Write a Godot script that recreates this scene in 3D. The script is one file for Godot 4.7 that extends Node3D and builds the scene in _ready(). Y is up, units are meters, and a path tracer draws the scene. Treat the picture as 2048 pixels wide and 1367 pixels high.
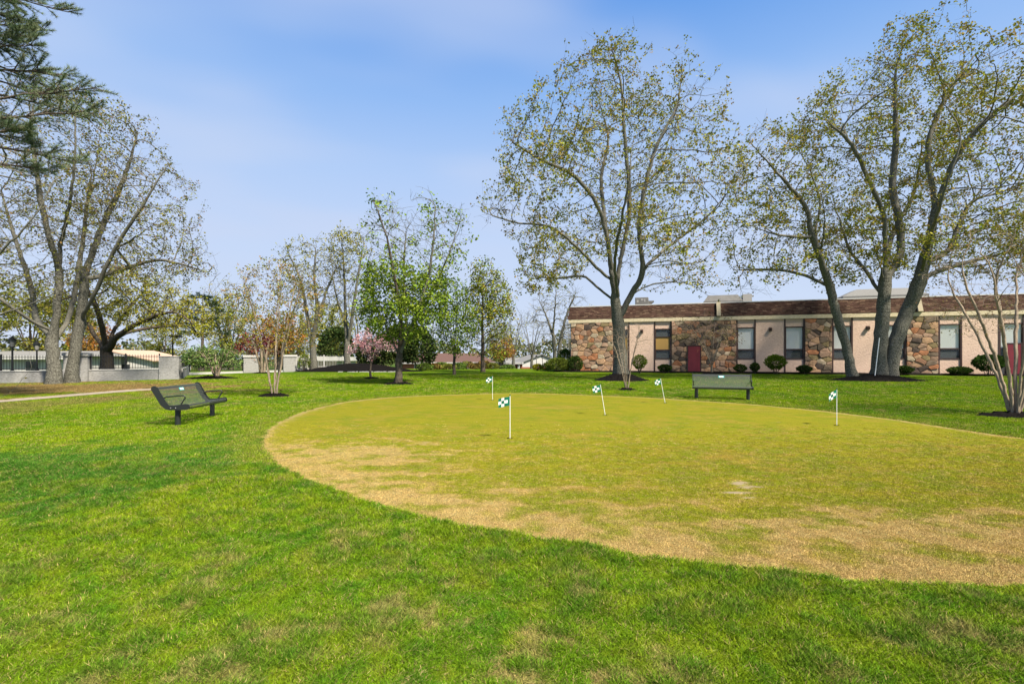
extends Node3D
# Practice putting green beside a low stone-panelled clubhouse, spring trees, hazy sun.

const EYE := 1.5          # camera height
const FOC := 1000.0       # focal length in pixels of the 2048-wide photograph
const CX := 1024.0
const HZ := 716.0         # row of the horizon
const EXPOSE := 2.35
const SC := 0.35          # linear scale shared by vertex-coloured materials

var rng := RandomNumberGenerator.new()
var M := {}
var taken := {}
var na: FastNoiseLite
var nb: FastNoiseLite
var nc: FastNoiseLite
var green_r := PackedFloat32Array()
const GC := Vector2(2.5, -10.0)
var beds: Array = []      # [x, z, rx, rz, height, turn]

# ---------------------------------------------------------------- small helpers
func ray(px: float, py: float, d: float) -> Vector3:
	return Vector3((px - CX) / FOC * d, EYE + (HZ - py) / FOC * d, -d)

func H(x: float, z: float) -> float:
	var d := -z
	var h := 0.4 * smoothstep(5.0, 38.0, d) * (1.0 - 0.35 * smoothstep(-14.0, -28.0, x))
	if d > 46.0:
		h -= 2.3 * smoothstep(46.0, 135.0, d)
	return h

func on(px: float, d: float) -> Vector3:
	var x := (px - CX) / FOC * d
	return Vector3(x, H(x, -d), -d)

func hit(px: float, py: float) -> Vector3:
	var d := 10.0
	for i in 40:
		var x := (px - CX) / FOC * d
		d = lerpf(d, (EYE - H(x, -d)) * FOC / (py - HZ), 0.6)
	return on(px, d)

func numbered(called: String) -> String:
	var n: int = taken.get(called, 0)
	taken[called] = n + 1
	return called if n == 0 else "%s_%03d" % [called, n]

func thing(called: String, label: String, category: String, at := Vector3.ZERO, turn := 0.0, group := "") -> Node3D:
	var o := Node3D.new()
	o.name = numbered(called)
	add_child(o)
	o.position = at
	o.rotation.y = turn
	o.set_meta("label", label)
	o.set_meta("category", category)
	if group != "":
		o.set_meta("group", group)
	return o

func copy_of(src: Node3D, called: String, label: String, at: Vector3, turn: float, size := 1.0, group := "") -> Node3D:
	var o: Node3D = src.duplicate()
	o.name = numbered(called)
	add_child(o)
	o.position = at
	o.rotation.y = turn
	o.scale = Vector3.ONE * size
	o.set_meta("label", label)
	if group != "":
		o.set_meta("group", group)
	return o

func part(called: String, mesh: Mesh, mat: Material, parent: Node, at := Transform3D.IDENTITY) -> MeshInstance3D:
	var o := MeshInstance3D.new()
	o.name = called
	o.mesh = mesh
	o.material_override = mat
	o.transform = at
	o.cast_shadow = GeometryInstance3D.SHADOW_CASTING_SETTING_ON
	parent.add_child(o, true)
	return o

func structure(called: String, mesh: Mesh, mat: Material, label: String, kind := "structure") -> MeshInstance3D:
	var o := part(numbered(called), mesh, mat, self)
	o.set_meta("kind", kind)
	o.set_meta("label", label)
	return o

# ---------------------------------------------------------------- mesh builder
class MB:
	var v := PackedVector3Array()
	var n := PackedVector3Array()
	var c := PackedColorArray()
	var uv := PackedVector2Array()
	var i := PackedInt32Array()
	var colored := false
	var smooth := false
	var textured := false
	var tint := Color.WHITE

	func add(p: Vector3, nn := Vector3.UP) -> int:
		v.append(p)
		if smooth: n.append(nn)
		if colored: c.append(tint)
		return v.size() - 1

	func tri(a: Vector3, b: Vector3, d: Vector3) -> void:
		var k := v.size()
		v.append(a); v.append(b); v.append(d)
		if colored:
			c.append(tint); c.append(tint); c.append(tint)
		i.append(k); i.append(k + 1); i.append(k + 2)

	func quad(a: Vector3, b: Vector3, d: Vector3, e: Vector3) -> void:
		var k := v.size()
		v.append(a); v.append(b); v.append(d); v.append(e)
		if colored:
			c.append(tint); c.append(tint); c.append(tint); c.append(tint)
		i.append_array(PackedInt32Array([k, k + 1, k + 2, k, k + 2, k + 3]))

	# box given by centre and half axes
	func obox(o: Vector3, x: Vector3, y: Vector3, z: Vector3) -> void:
		var p := []
		for s in [[-1, -1, -1], [1, -1, -1], [1, 1, -1], [-1, 1, -1], [-1, -1, 1], [1, -1, 1], [1, 1, 1], [-1, 1, 1]]:
			p.append(o + x * s[0] + y * s[1] + z * s[2])
		quad(p[0], p[1], p[2], p[3])
		quad(p[5], p[4], p[7], p[6])
		quad(p[4], p[0], p[3], p[7])
		quad(p[1], p[5], p[6], p[2])
		quad(p[3], p[2], p[6], p[7])
		quad(p[4], p[5], p[1], p[0])

	func box(lo: Vector3, hi: Vector3) -> void:
		var h := (hi - lo) / 2.0
		obox((lo + hi) / 2.0, Vector3(h.x, 0, 0), Vector3(0, h.y, 0), Vector3(0, 0, h.z))

	func tube(pts: PackedVector3Array, rad: PackedFloat32Array, sides: int, cap := true) -> void:
		var m := pts.size()
		if m < 2: return
		var dir := (pts[1] - pts[0]).normalized()
		var a := dir.cross(Vector3(0.31, 0.2, 0.93)).normalized()
		var k := v.size()
		for j in m:
			if j > 0 and j < m - 1: dir = (pts[j + 1] - pts[j - 1]).normalized()
			elif j == m - 1: dir = (pts[j] - pts[j - 1]).normalized()
			a = (a - dir * a.dot(dir)).normalized()
			var b := dir.cross(a)
			for s in sides:
				var t := TAU * s / sides
				var nn := a * cos(t) + b * sin(t)
				v.append(pts[j] + nn * rad[j])
				if smooth: n.append(nn)
				if colored: c.append(tint)
		for j in m - 1:
			for s in sides:
				var p := k + j * sides + s
				var q := k + j * sides + (s + 1) % sides
				i.append(p); i.append(p + sides); i.append(q)
				i.append(q); i.append(p + sides); i.append(q + sides)
		if cap:
			for e in [0, m - 1]:
				var cc := add(pts[e], dir * (1.0 if e else -1.0))
				for s in sides:
					var p: int = k + e * sides + s
					var q: int = k + e * sides + (s + 1) % sides
					if e: i.append_array(PackedInt32Array([cc, q, p]))
					else: i.append_array(PackedInt32Array([cc, p, q]))

	# leaf-sized lozenge
	func leaf(o: Vector3, dir: Vector3, side: Vector3, l: float, w: float) -> void:
		quad(o, o + dir * l * 0.5 + side * w, o + dir * l, o + dir * l * 0.5 - side * w)

	func mesh() -> ArrayMesh:
		var a := []
		a.resize(Mesh.ARRAY_MAX)
		a[Mesh.ARRAY_VERTEX] = v
		if smooth: a[Mesh.ARRAY_NORMAL] = n
		if colored: a[Mesh.ARRAY_COLOR] = c
		if textured: a[Mesh.ARRAY_TEX_UV] = uv
		a[Mesh.ARRAY_INDEX] = i
		var m := ArrayMesh.new()
		if v.size() > 0:
			m.add_surface_from_arrays(Mesh.PRIMITIVE_TRIANGLES, a)
		return m

func mb(colored := false, smooth := false) -> MB:
	var b := MB.new()
	b.colored = colored
	b.smooth = smooth
	return b

func box_mesh(lo: Vector3, hi: Vector3) -> ArrayMesh:
	var b := mb()
	b.box(lo, hi)
	return b.mesh()

# box with chamfered long edges, so that edges catch light
func soft_box(lo: Vector3, hi: Vector3, e: float) -> ArrayMesh:
	var b := mb()
	var ring := func(y: float, g: float) -> Array:
		return [Vector3(lo.x + g, y, lo.z + e), Vector3(lo.x + e, y, lo.z + g), Vector3(hi.x - e, y, lo.z + g), Vector3(hi.x - g, y, lo.z + e),
			Vector3(hi.x - g, y, hi.z - e), Vector3(hi.x - e, y, hi.z - g), Vector3(lo.x + e, y, hi.z - g), Vector3(lo.x + g, y, hi.z - e)]
	var rings := [ring.call(lo.y, 0.0), ring.call(hi.y - e, 0.0), ring.call(hi.y, e * 0.6)]
	for k in 2:
		for s in 8:
			b.quad(rings[k][s], rings[k][(s + 1) % 8], rings[k + 1][(s + 1) % 8], rings[k + 1][s])
	for s in range(1, 7):
		b.tri(rings[2][0], rings[2][s], rings[2][s + 1])
	return b.mesh()

func bar(a: Vector3, b: Vector3, r: float, sides := 8) -> ArrayMesh:
	var m := mb(false, true)
	m.tube(PackedVector3Array([a, b]), PackedFloat32Array([r, r]), sides)
	return m.mesh()

func rod(pts: Array, r: float, sides := 8) -> ArrayMesh:
	var m := mb(false, true)
	var rr := PackedFloat32Array()
	rr.resize(pts.size())
	rr.fill(r)
	m.tube(PackedVector3Array(pts), rr, sides)
	return m.mesh()

# ---------------------------------------------------------------- textures and materials
func noise(sd: int, f: float, oct := 4) -> FastNoiseLite:
	var n := FastNoiseLite.new()
	n.seed = sd
	n.frequency = f
	n.fractal_octaves = oct
	n.noise_type = FastNoiseLite.TYPE_SIMPLEX_SMOOTH
	return n

func ramp_texture(n: FastNoiseLite, size: int, cols: Array) -> ImageTexture:
	var g := n.get_seamless_image(size, size)
	g.convert(Image.FORMAT_L8)
	var src := g.get_data()
	var out := PackedByteArray()
	out.resize(size * size * 3)
	var lut := []
	for k in 256:
		var t := k / 255.0 * (cols.size() - 1)
		var j := mini(int(t), cols.size() - 2)
		lut.append((cols[j] as Color).lerp(cols[j + 1], t - j))
	for k in size * size:
		var q: Color = lut[src[k]]
		out[k * 3] = q.r8
		out[k * 3 + 1] = q.g8
		out[k * 3 + 2] = q.b8
	var t := Image.create_from_data(size, size, false, Image.FORMAT_RGB8, out)
	return ImageTexture.create_from_image(t)

func bump_texture(n: FastNoiseLite, size: int, strength: float) -> ImageTexture:
	var g := n.get_seamless_image(size, size)
	g.convert(Image.FORMAT_RGBA8)
	g.bump_map_to_normal_map(strength)
	return ImageTexture.create_from_image(g)

func rgb(r: float, g: float, b: float) -> Color:    # linear base colour as sRGB
	return Color(r, g, b).linear_to_srgb()

func mat(col: Color, rough := 0.8, metal := 0.0) -> StandardMaterial3D:
	var m := StandardMaterial3D.new()
	m.albedo_color = col
	m.roughness = rough
	m.metallic = metal
	m.metallic_specular = 0.5 if rough < 0.7 else 0.2
	return m

func grained(tex: Texture2D, per_metre: Vector3, rough: float, nrm: Texture2D = null, depth := 1.0) -> StandardMaterial3D:
	var m := mat(Color.WHITE, rough)
	m.albedo_texture = tex
	m.uv1_triplanar = true
	m.uv1_world_triplanar = true
	m.uv1_scale = per_metre
	if nrm:
		m.normal_enabled = true
		m.normal_texture = nrm
		m.normal_scale = depth
	return m

func leafy(back: float, rough := 0.6) -> StandardMaterial3D:
	var m := mat(rgb(SC, SC, SC), rough)
	m.vertex_color_use_as_albedo = true
	m.cull_mode = BaseMaterial3D.CULL_DISABLED
	m.metallic_specular = 0.12
	if back > 0.0:
		m.backlight_enabled = true
		m.backlight = Color(back, back, back)
	return m

func materials() -> void:
	var fine := noise(11, 0.09, 3)
	var mid := noise(12, 0.03, 5)
	var streak := noise(13, 0.022, 5)
	var fine_n := bump_texture(fine, 256, 3.0)
	var rough_n := bump_texture(mid, 512, 6.0)
	M.leaf = leafy(0.7)
	M.blade = leafy(0.45, 0.55)
	M.needle = leafy(0.25, 0.5)
	M.blossom = leafy(0.8)
	M.blossom.albedo_color = Color.WHITE
	var bark_t := ramp_texture(streak, 512, [rgb(0.022, 0.020, 0.016), rgb(0.088, 0.084, 0.068), rgb(0.172, 0.168, 0.138), rgb(0.33, 0.33, 0.28)])
	M.bark = grained(bark_t, Vector3(1.5, 0.6, 1.5), 0.95, rough_n, 2.4)
	M.limb = grained(bark_t, Vector3(2.2, 0.9, 2.2), 0.95)
	var bark_d := ramp_texture(streak, 256, [rgb(0.03, 0.024, 0.02), rgb(0.085, 0.07, 0.055), rgb(0.15, 0.125, 0.1)])
	M.dark_bark = grained(bark_d, Vector3(1.6, 0.6, 1.6), 0.95, rough_n, 1.0)
	var bark_p := ramp_texture(streak, 256, [rgb(0.13, 0.10, 0.07), rgb(0.27, 0.215, 0.155), rgb(0.37, 0.31, 0.24)])
	M.pale_bark = grained(bark_p, Vector3(5, 1.4, 5), 0.8)
	var stucco_t := ramp_texture(mid, 512, [rgb(0.56, 0.40, 0.315), rgb(0.645, 0.475, 0.375), rgb(0.67, 0.505, 0.405)])
	M.stucco = grained(stucco_t, Vector3(0.35, 0.35, 0.35), 0.95, fine_n, 0.5)
	M.fascia = grained(ramp_texture(mid, 256, [rgb(0.48, 0.40, 0.25), rgb(0.62, 0.54, 0.37), rgb(0.68, 0.60, 0.44)]), Vector3(0.6, 0.9, 0.6), 0.9)
	M.wall_grey = grained(ramp_texture(mid, 512, [rgb(0.19, 0.185, 0.17), rgb(0.27, 0.268, 0.258), rgb(0.32, 0.318, 0.31)]), Vector3(0.4, 0.55, 0.4), 0.95, fine_n, 0.5)
	M.cap_white = grained(ramp_texture(mid, 256, [rgb(0.36, 0.355, 0.34), rgb(0.46, 0.455, 0.44)]), Vector3(0.8, 0.8, 0.8), 0.8)
	M.mortar = grained(ramp_texture(fine, 256, [rgb(0.12, 0.10, 0.08), rgb(0.20, 0.17, 0.14)]), Vector3(2, 2, 2), 1.0)
	M.stones = []
	for p in [[0.40, 0.255, 0.155], [0.36, 0.165, 0.085], [0.17, 0.13, 0.095], [0.085, 0.066, 0.056], [0.42, 0.34, 0.24], [0.22, 0.17, 0.09], [0.33, 0.22, 0.155], [0.24, 0.135, 0.085]]:
		var c := Color(p[0], p[1], p[2])
		var t := ramp_texture(noise(40 + M.stones.size(), 0.02, 5), 128, [(c * 0.6).linear_to_srgb(), c.linear_to_srgb(), (c * 1.25).linear_to_srgb()])
		M.stones.append(grained(t, Vector3(1.1, 1.1, 1.1), 0.9, rough_n, 0.8))
	M.shingle = mat(rgb(SC, SC, SC), 0.95)
	M.shingle.vertex_color_use_as_albedo = true
	M.print = mat(Color.WHITE, 0.75)
	M.print.vertex_color_use_as_albedo = true
	M.print.cull_mode = BaseMaterial3D.CULL_DISABLED
	M.frame = mat(rgb(0.045, 0.022, 0.018), 0.5)
	M.blind = mat(rgb(0.80, 0.81, 0.77), 0.8)
	M.gold = mat(rgb(0.36, 0.22, 0.06), 0.6)
	M.dark_room = mat(rgb(0.02, 0.02, 0.02), 0.9)
	M.glass = mat(Color(0.75, 0.8, 0.8, 0.06), 0.03)
	M.glass.metallic_specular = 0.3
	M.glass.transparency = BaseMaterial3D.TRANSPARENCY_ALPHA
	M.red_door = grained(ramp_texture(mid, 128, [rgb(0.14, 0.012, 0.022), rgb(0.19, 0.018, 0.03)]), Vector3(0.7, 0.3, 0.7), 0.45)
	M.steel = mat(rgb(0.55, 0.55, 0.56), 0.35, 0.8)
	M.unit_grey = grained(ramp_texture(mid, 128, [rgb(0.12, 0.118, 0.11), rgb(0.17, 0.167, 0.16)]), Vector3(0.5, 0.5, 0.5), 0.7)
	M.unit_pale = mat(rgb(0.30, 0.295, 0.28), 0.7)
	M.roof_edge = mat(rgb(0.62, 0.62, 0.62), 0.5)
	M.leader = mat(rgb(0.34, 0.30, 0.21), 0.85)
	M.tar = mat(rgb(0.25, 0.25, 0.24), 0.95)
	M.iron = mat(rgb(0.012, 0.012, 0.013), 0.45)
	M.bench_black = mat(rgb(0.016, 0.019, 0.018), 0.4)
	M.bench_mesh = mat(rgb(0.060, 0.068, 0.060), 0.4)
	M.teal = mat(rgb(0.05, 0.33, 0.33), 0.4)
	M.white = mat(rgb(0.78, 0.78, 0.76), 0.5)
	M.flag_green = mat(rgb(0.008, 0.10, 0.06), 0.7)
	M.lens = mat(rgb(0.16, 0.16, 0.15), 0.3)
	M.mulch = grained(ramp_texture(noise(21, 0.06, 5), 512, [rgb(0.002, 0.0018, 0.0018), rgb(0.006, 0.005, 0.0045), rgb(0.022, 0.018, 0.016)]), Vector3(1.4, 1.4, 1.4), 1.0, bump_texture(noise(22, 0.08, 3), 512, 10.0), 1.5)
	M.path = grained(ramp_texture(mid, 256, [rgb(0.22, 0.18, 0.13), rgb(0.30, 0.26, 0.20)]), Vector3(0.5, 0.5, 0.5), 0.95, fine_n, 0.6)
	M.house_white = grained(ramp_texture(mid, 128, [rgb(0.38, 0.375, 0.365), rgb(0.46, 0.455, 0.44)]), Vector3(0.3, 0.3, 0.3), 0.9)
	M.house_cream = mat(rgb(0.40, 0.29, 0.21), 0.9)
	M.roof_brown = grained(ramp_texture(fine, 128, [rgb(0.075, 0.045, 0.038), rgb(0.125, 0.078, 0.065)]), Vector3(0.8, 0.8, 0.8), 0.95)
	M.roof_grey = grained(ramp_texture(fine, 128, [rgb(0.15, 0.15, 0.143), rgb(0.21, 0.21, 0.20)]), Vector3(0.8, 0.8, 0.8), 0.95)
	M.brick = grained(ramp_texture(fine, 128, [rgb(0.20, 0.07, 0.045), rgb(0.33, 0.13, 0.09)]), Vector3(0.8, 0.8, 0.8), 0.95)
	M.window = mat(rgb(0.03, 0.035, 0.04), 0.1)
	M.asphalt = grained(ramp_texture(fine, 128, [rgb(0.045, 0.045, 0.045), rgb(0.08, 0.08, 0.08)]), Vector3(0.8, 0.8, 0.8), 0.95)

# colour of a vertex, given as linear base colour
func vc(r: float, g: float, b: float) -> Color:
	return Color(r / SC, g / SC, b / SC)

# ---------------------------------------------------------------- sky, camera, sun
func camera_and_light() -> void:
	var cam := Camera3D.new()
	cam.name = "camera"
	add_child(cam)
	cam.position = Vector3(0, EYE, 0)
	cam.projection = Camera3D.PROJECTION_FRUSTUM
	var near := 0.1
	cam.set_frustum(1367.0 / FOC * near, Vector2(0, (HZ - 683.5) / FOC * near), near, 3000.0)
	cam.current = true
	var env := Environment.new()
	env.background_mode = Environment.BG_SKY
	env.tonemap_mode = Environment.TONE_MAPPER_LINEAR
	env.tonemap_exposure = EXPOSE
	env.sdfgi_enabled = true
	env.ssao_enabled = true
	env.ssil_enabled = true
	var sky := Sky.new()
	var sm := PanoramaSkyMaterial.new()
	sm.panorama = sky_panorama()
	sky.sky_material = sm
	env.sky = sky
	var we := WorldEnvironment.new()
	we.name = "air"
	we.environment = env
	add_child(we)
	var sun := DirectionalLight3D.new()
	sun.name = "sun"
	sun.light_energy = 1.6
	sun.light_color = Color(1.0, 0.955, 0.88)
	sun.light_angular_distance = 4.0
	sun.shadow_enabled = true
	add_child(sun)
	sun.look_at_from_position(Vector3(0.48, 0.86, 0.46) * 50.0, Vector3.ZERO)

func sky_panorama() -> ImageTexture:
	var w := 1024
	var h := 512
	var stops := [[0.0, 216, 227, 246], [6.0, 206, 222, 248], [13.0, 196, 216, 249], [20.0, 178, 206, 248], [27.0, 147, 188, 244], [36.0, 98, 157, 233], [60.0, 74, 132, 216], [91.0, 64, 120, 206]]
	var wisps := noise(5, 0.8, 4)
	var big := noise(6, 0.55, 3)
	var bytes := PackedFloat32Array()
	bytes.resize(w * h * 3)
	for y in h:
		var el := 90.0 - (y + 0.5) / h * 180.0
		var e := clampf(el, 0.0, 90.0)
		var col := Color.WHITE
		for k in stops.size() - 1:
			if e >= stops[k][0] and e <= stops[k + 1][0]:
				var t: float = (e - stops[k][0]) / (stops[k + 1][0] - stops[k][0])
				var a := Color8(stops[k][1], stops[k][2], stops[k][3]).srgb_to_linear()
				var b := Color8(stops[k + 1][1], stops[k + 1][2], stops[k + 1][3]).srgb_to_linear()
				col = a.lerp(b, t)
		var er := deg_to_rad(el)
		for x in w:
			var c := col
			if el > 0.0:
				var az := (x + 0.5) / w * TAU - PI      # 0 is straight ahead (-z)
				# cloud deck seen in perspective: streaks on a plane far above
				var tt := 1.0 / (sin(er) + 0.12)
				var qx := sin(az) * cos(er) * tt
				var qz := cos(az) * cos(er) * tt
				var s := wisps.get_noise_2d(qx * 0.55 + qz * 0.28, qz * 1.25 - qx * 0.42)
				var g := big.get_noise_2d(qx + 3.0, qz * 1.2 + 7.7)
				var m := smoothstep(-0.35, 0.75, s * 0.8 + g) * smoothstep(2.0, 12.0, el) * 0.55
				c = col.lerp(Color(0.60, 0.69, 0.90), m * (1.0 - smoothstep(40.0, 80.0, el) * 0.6))
			var k := (y * w + x) * 3
			bytes[k] = c.r / EXPOSE
			bytes[k + 1] = c.g / EXPOSE
			bytes[k + 2] = c.b / EXPOSE
	return ImageTexture.create_from_image(Image.create_from_data(w, h, false, Image.FORMAT_RGBF, bytes.to_byte_array()))

# ---------------------------------------------------------------- putting green outline
func green_outline() -> void:
	var pts := []
	for p in [[2048, 1186], [1820, 1176], [1600, 1158], [1300, 1122], [1100, 1085], [900, 1052], [750, 1015], [640, 974], [560, 938], [522, 905], [514, 882], [538, 852], [600, 824], [680, 804], [780, 794], [900, 789], [1020, 786], [1100, 787], [1300, 795], [1500, 808], [1650, 822], [1800, 840], [2048, 878]]:
		var q := hit(p[0], p[1])
		pts.append(Vector2(q.x, q.z))
	pts.append_array([Vector2(11.2, -7.6), Vector2(11.4, -5.6), Vector2(9.5, -4.1), Vector2(6.4, -3.35)])
	var n := 720
	green_r.resize(n)
	for k in n:
		var t := TAU * k / n
		var dir := Vector2(cos(t), sin(t))
		var best := 0.0
		for j in pts.size():
			var a: Vector2 = pts[j]
			var b: Vector2 = pts[(j + 1) % pts.size()]
			var r = Geometry2D.segment_intersects_segment(GC, GC + dir * 40.0, a, b)
			if r != null:
				best = maxf(best, GC.distance_to(r))
		green_r[k] = best
	for pass_ in 3:
		var g2 := green_r.duplicate()
		for k in n:
			var s := 0.0
			for o in range(-4, 5):
				s += green_r[posmod(k + o, n)]
			g2[k] = s / 9.0
		green_r = g2

# metres inside the green's edge (negative outside), measured along the ray from its middle
func inside_green(x: float, z: float) -> float:
	var q := Vector2(x, z) - GC
	var k := int(fposmod(atan2(q.y, q.x) / TAU, 1.0) * 720.0) % 720
	return green_r[k] + 0.05 * nc.get_noise_2d(x * 2.0, z * 2.0) - q.length()

# ---------------------------------------------------------------- colours of turf (linear)
func lawn_color(x: float, z: float) -> Color:
	var d := -z
	var n1 := na.get_noise_2d(x * 0.55, z * 0.55)
	var n2 := nb.get_noise_2d(x * 1.7, z * 1.2)
	var n3 := nc.get_noise_2d(x * 4.5, z * 4.5)
	var c := Color(0.082, 0.172, 0.007)
	c = c.lerp(Color(0.150, 0.222, 0.007), clampf(0.45 + n1 * 0.9 + n2 * 0.6, 0.0, 1.0))
	# lush, bluer grass over the slope on the left and in tussocks along the front
	var lush := smoothstep(0.9, 0.2, Vector2((x + 6.9) / 5.4, (d - 6.6) / 3.6).length() + n1 * 0.55 + n2 * 0.35)
	lush = maxf(lush * 0.95, 0.62 * smoothstep(0.05, 0.5, n1 * 0.5 + n2 + 0.08) * smoothstep(5.2, 3.2, d))
	c = c.lerp(Color(0.034, 0.118, 0.016), lush * 0.85)
	# small clumps, each its own green
	var clump := nc.get_noise_2d(x * 3.1 + 9.0, z * 3.1) + 0.6 * n3
	var near := smoothstep(12.0, 6.0, d)
	c = c.lerp(Color(0.040, 0.128, 0.010), smoothstep(0.12, 0.6, clump) * 0.6 * near)
	c = c.lerp(Color(0.190, 0.235, 0.018), smoothstep(-0.15, -0.65, clump) * 0.55 * near)
	# darker diagonal bands across the lawn far off
	var stripe := sin((x * 0.28 + d * 1.05) * 1.9 + n1 * 1.6)
	c = c.lerp(Color(0.052, 0.130, 0.008), clampf(stripe * 0.5 + n2 * 0.7, 0.0, 1.0) * 0.38 * smoothstep(9.0, 13.0, d))
	# dry straw flecks
	var dry := smoothstep(0.31, 0.62, n2 * 0.55 + n3 * 0.62 - n1 * 0.28 + 0.14 * smoothstep(4.6, 2.6, d)) * (1.0 - lush * 0.6)
	c = c.lerp(Color(0.290, 0.225, 0.095), dry * 0.8)
	# leaf litter and bare earth under the trees by the wall and beside the path
	var q := Vector2((x + 20.5) / 8.5, (d - 21.5) / 5.2).length()
	var earth := smoothstep(1.15, 0.55, q + n1 * 0.8 + n2 * 0.5)
	c = c.lerp(Color(0.205, 0.125, 0.068), earth * 0.8)
	var ov := smoothstep(1.0, 0.5, Vector2((x + 17.0) / 7.5, (d - 14.6) / 2.6).length() + n1 * 0.7)
	c = c.lerp(Color(0.150, 0.140, 0.045), ov * 0.7)
	# worn ring where the mower turns round the green
	var g := inside_green(x, z)
	if g < 0.0 and d > 7.0:
		c = c.lerp(Color(0.16, 0.20, 0.02), smoothstep(-0.9, -0.05, g + n2 * 0.4) * 0.65)
	return c

func green_color(x: float, z: float) -> Color:
	var d := -z
	var n1 := na.get_noise_2d(x * 0.7 + 50.0, z * 0.7)
	var n2 := nb.get_noise_2d(x * 1.3 + 20.0, z * 2.2)
	var n3 := nc.get_noise_2d(x * 5.0, z * 5.0)
	var c := Color(0.245, 0.235, 0.020)
	c = c.lerp(Color(0.165, 0.210, 0.014), clampf(0.3 + n2 * 0.8 + n1 * 0.9 + 0.3 * smoothstep(9.0, 6.0, d), 0.0, 1.0) * 0.85)
	c = c.lerp(Color(0.330, 0.240, 0.045), clampf(n1 * 0.9 - n2 * 0.5 + n3 * 0.4, 0.0, 1.0) * 0.8)
	# straw along the near and left rim
	var g := inside_green(x, z)
	var near_rim := smoothstep(9.5, 6.0, d)
	var straw := smoothstep(1.5, 0.0, g + n2 * 1.6 + n3 * 0.9) * near_rim * 0.8
	straw = maxf(straw, smoothstep(0.35, 0.0, g + n3 * 0.2) * 0.7)
	straw = maxf(straw, smoothstep(0.9, 0.25, Vector2((x - 3.4) / 2.7, (d - 4.3) / 0.75).length() + n2 * 0.9 + n3 * 0.75) * 0.75)
	straw = maxf(straw, smoothstep(0.95, 0.3, Vector2((x + 2.6) / 1.9, (d - 7.6) / 1.4).length() + n2 * 0.9 + n3 * 0.5) * 0.65)
	c = c.lerp(Color(0.470, 0.325, 0.165), clampf(straw, 0.0, 1.0) * 0.85)
	# scattered thin patches
	c = c.lerp(Color(0.32, 0.25, 0.11), smoothstep(0.42, 0.7, n3 * 0.6 + n2 * 0.5) * 0.6)
	# bare scuff
	var scar := bare_scar(x, z)
	return c.lerp(Color(0.41, 0.285, 0.185), scar)

var scars: Array = []
var path_ends: Array = []

func bare_scar(x: float, z: float) -> float:
	var n := nb.get_noise_2d(x * 9.0, z * 9.0) * 0.55
	var best := 0.0
	if scars.is_empty():
		for s in [[1478, 967, 0.13, 0.07, -0.5], [1497, 975, 0.10, 0.05, -0.6], [1475, 986, 0.16, 0.05, 0.0], [1500, 996, 0.12, 0.035, -0.2], [1516, 974, 0.05, 0.05, 0.0], [1286, 868, 0.13, 0.10, 0.0]]:
			scars.append([hit(s[0], s[1]), 0, s[2], s[3], s[4]])
	for s in scars:
		var p: Vector3 = s[0]
		if absf(x - p.x) + absf(z - p.z) > 0.8: continue
		var q := Vector2(x - p.x, -z + p.z).rotated(s[4])
		var r := Vector2(q.x / s[2], q.y / s[3]).length() + n
		best = maxf(best, smoothstep(1.35, 0.75, r))
	return best

# ---------------------------------------------------------------- ground sheets
func fan(rows: PackedFloat32Array, cols: int, lift: float, paint: Callable, k: float, margin: float) -> ArrayMesh:
	var b := mb(true, true)
	b.textured = true
	for d in rows:
		var w := k * d + margin
		for j in cols + 1:
			var x := w * (2.0 * j / cols - 1.0)
			b.v.append(Vector3(x, H(x, -d) + lift, -d))
			var e := 0.2
			b.n.append(Vector3(H(x - e, -d) - H(x + e, -d), 2 * e, H(x, -d - e) - H(x, -d + e)).normalized())
			var c: Color = paint.call(x, -d)
			b.c.append(Color(c.r / SC, c.g / SC, c.b / SC))
			b.uv.append(Vector2(x, d))
	for r in rows.size() - 1:
		for j in cols:
			var p := r * (cols + 1) + j
			b.i.append_array(PackedInt32Array([p, p + cols + 1, p + 1, p + 1, p + cols + 1, p + cols + 2]))
	return b.mesh()

func turf_material(sd: int, dark: float, tile: float) -> StandardMaterial3D:
	var m := mat(rgb(SC, SC, SC), 0.95)
	m.vertex_color_use_as_albedo = true
	m.metallic_specular = 0.08
	var n := noise(sd, 0.16, 3)
	m.albedo_texture = ramp_texture(n, 512, [Color(dark, dark, dark), Color(0.86, 0.86, 0.86), Color(1, 1, 1)])
	m.uv1_scale = Vector3(1.0 / tile, 1.0 / tile, 1)
	m.normal_enabled = true
	m.normal_texture = bump_texture(n, 512, 5.0)
	m.normal_scale = 0.8
	return m

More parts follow.
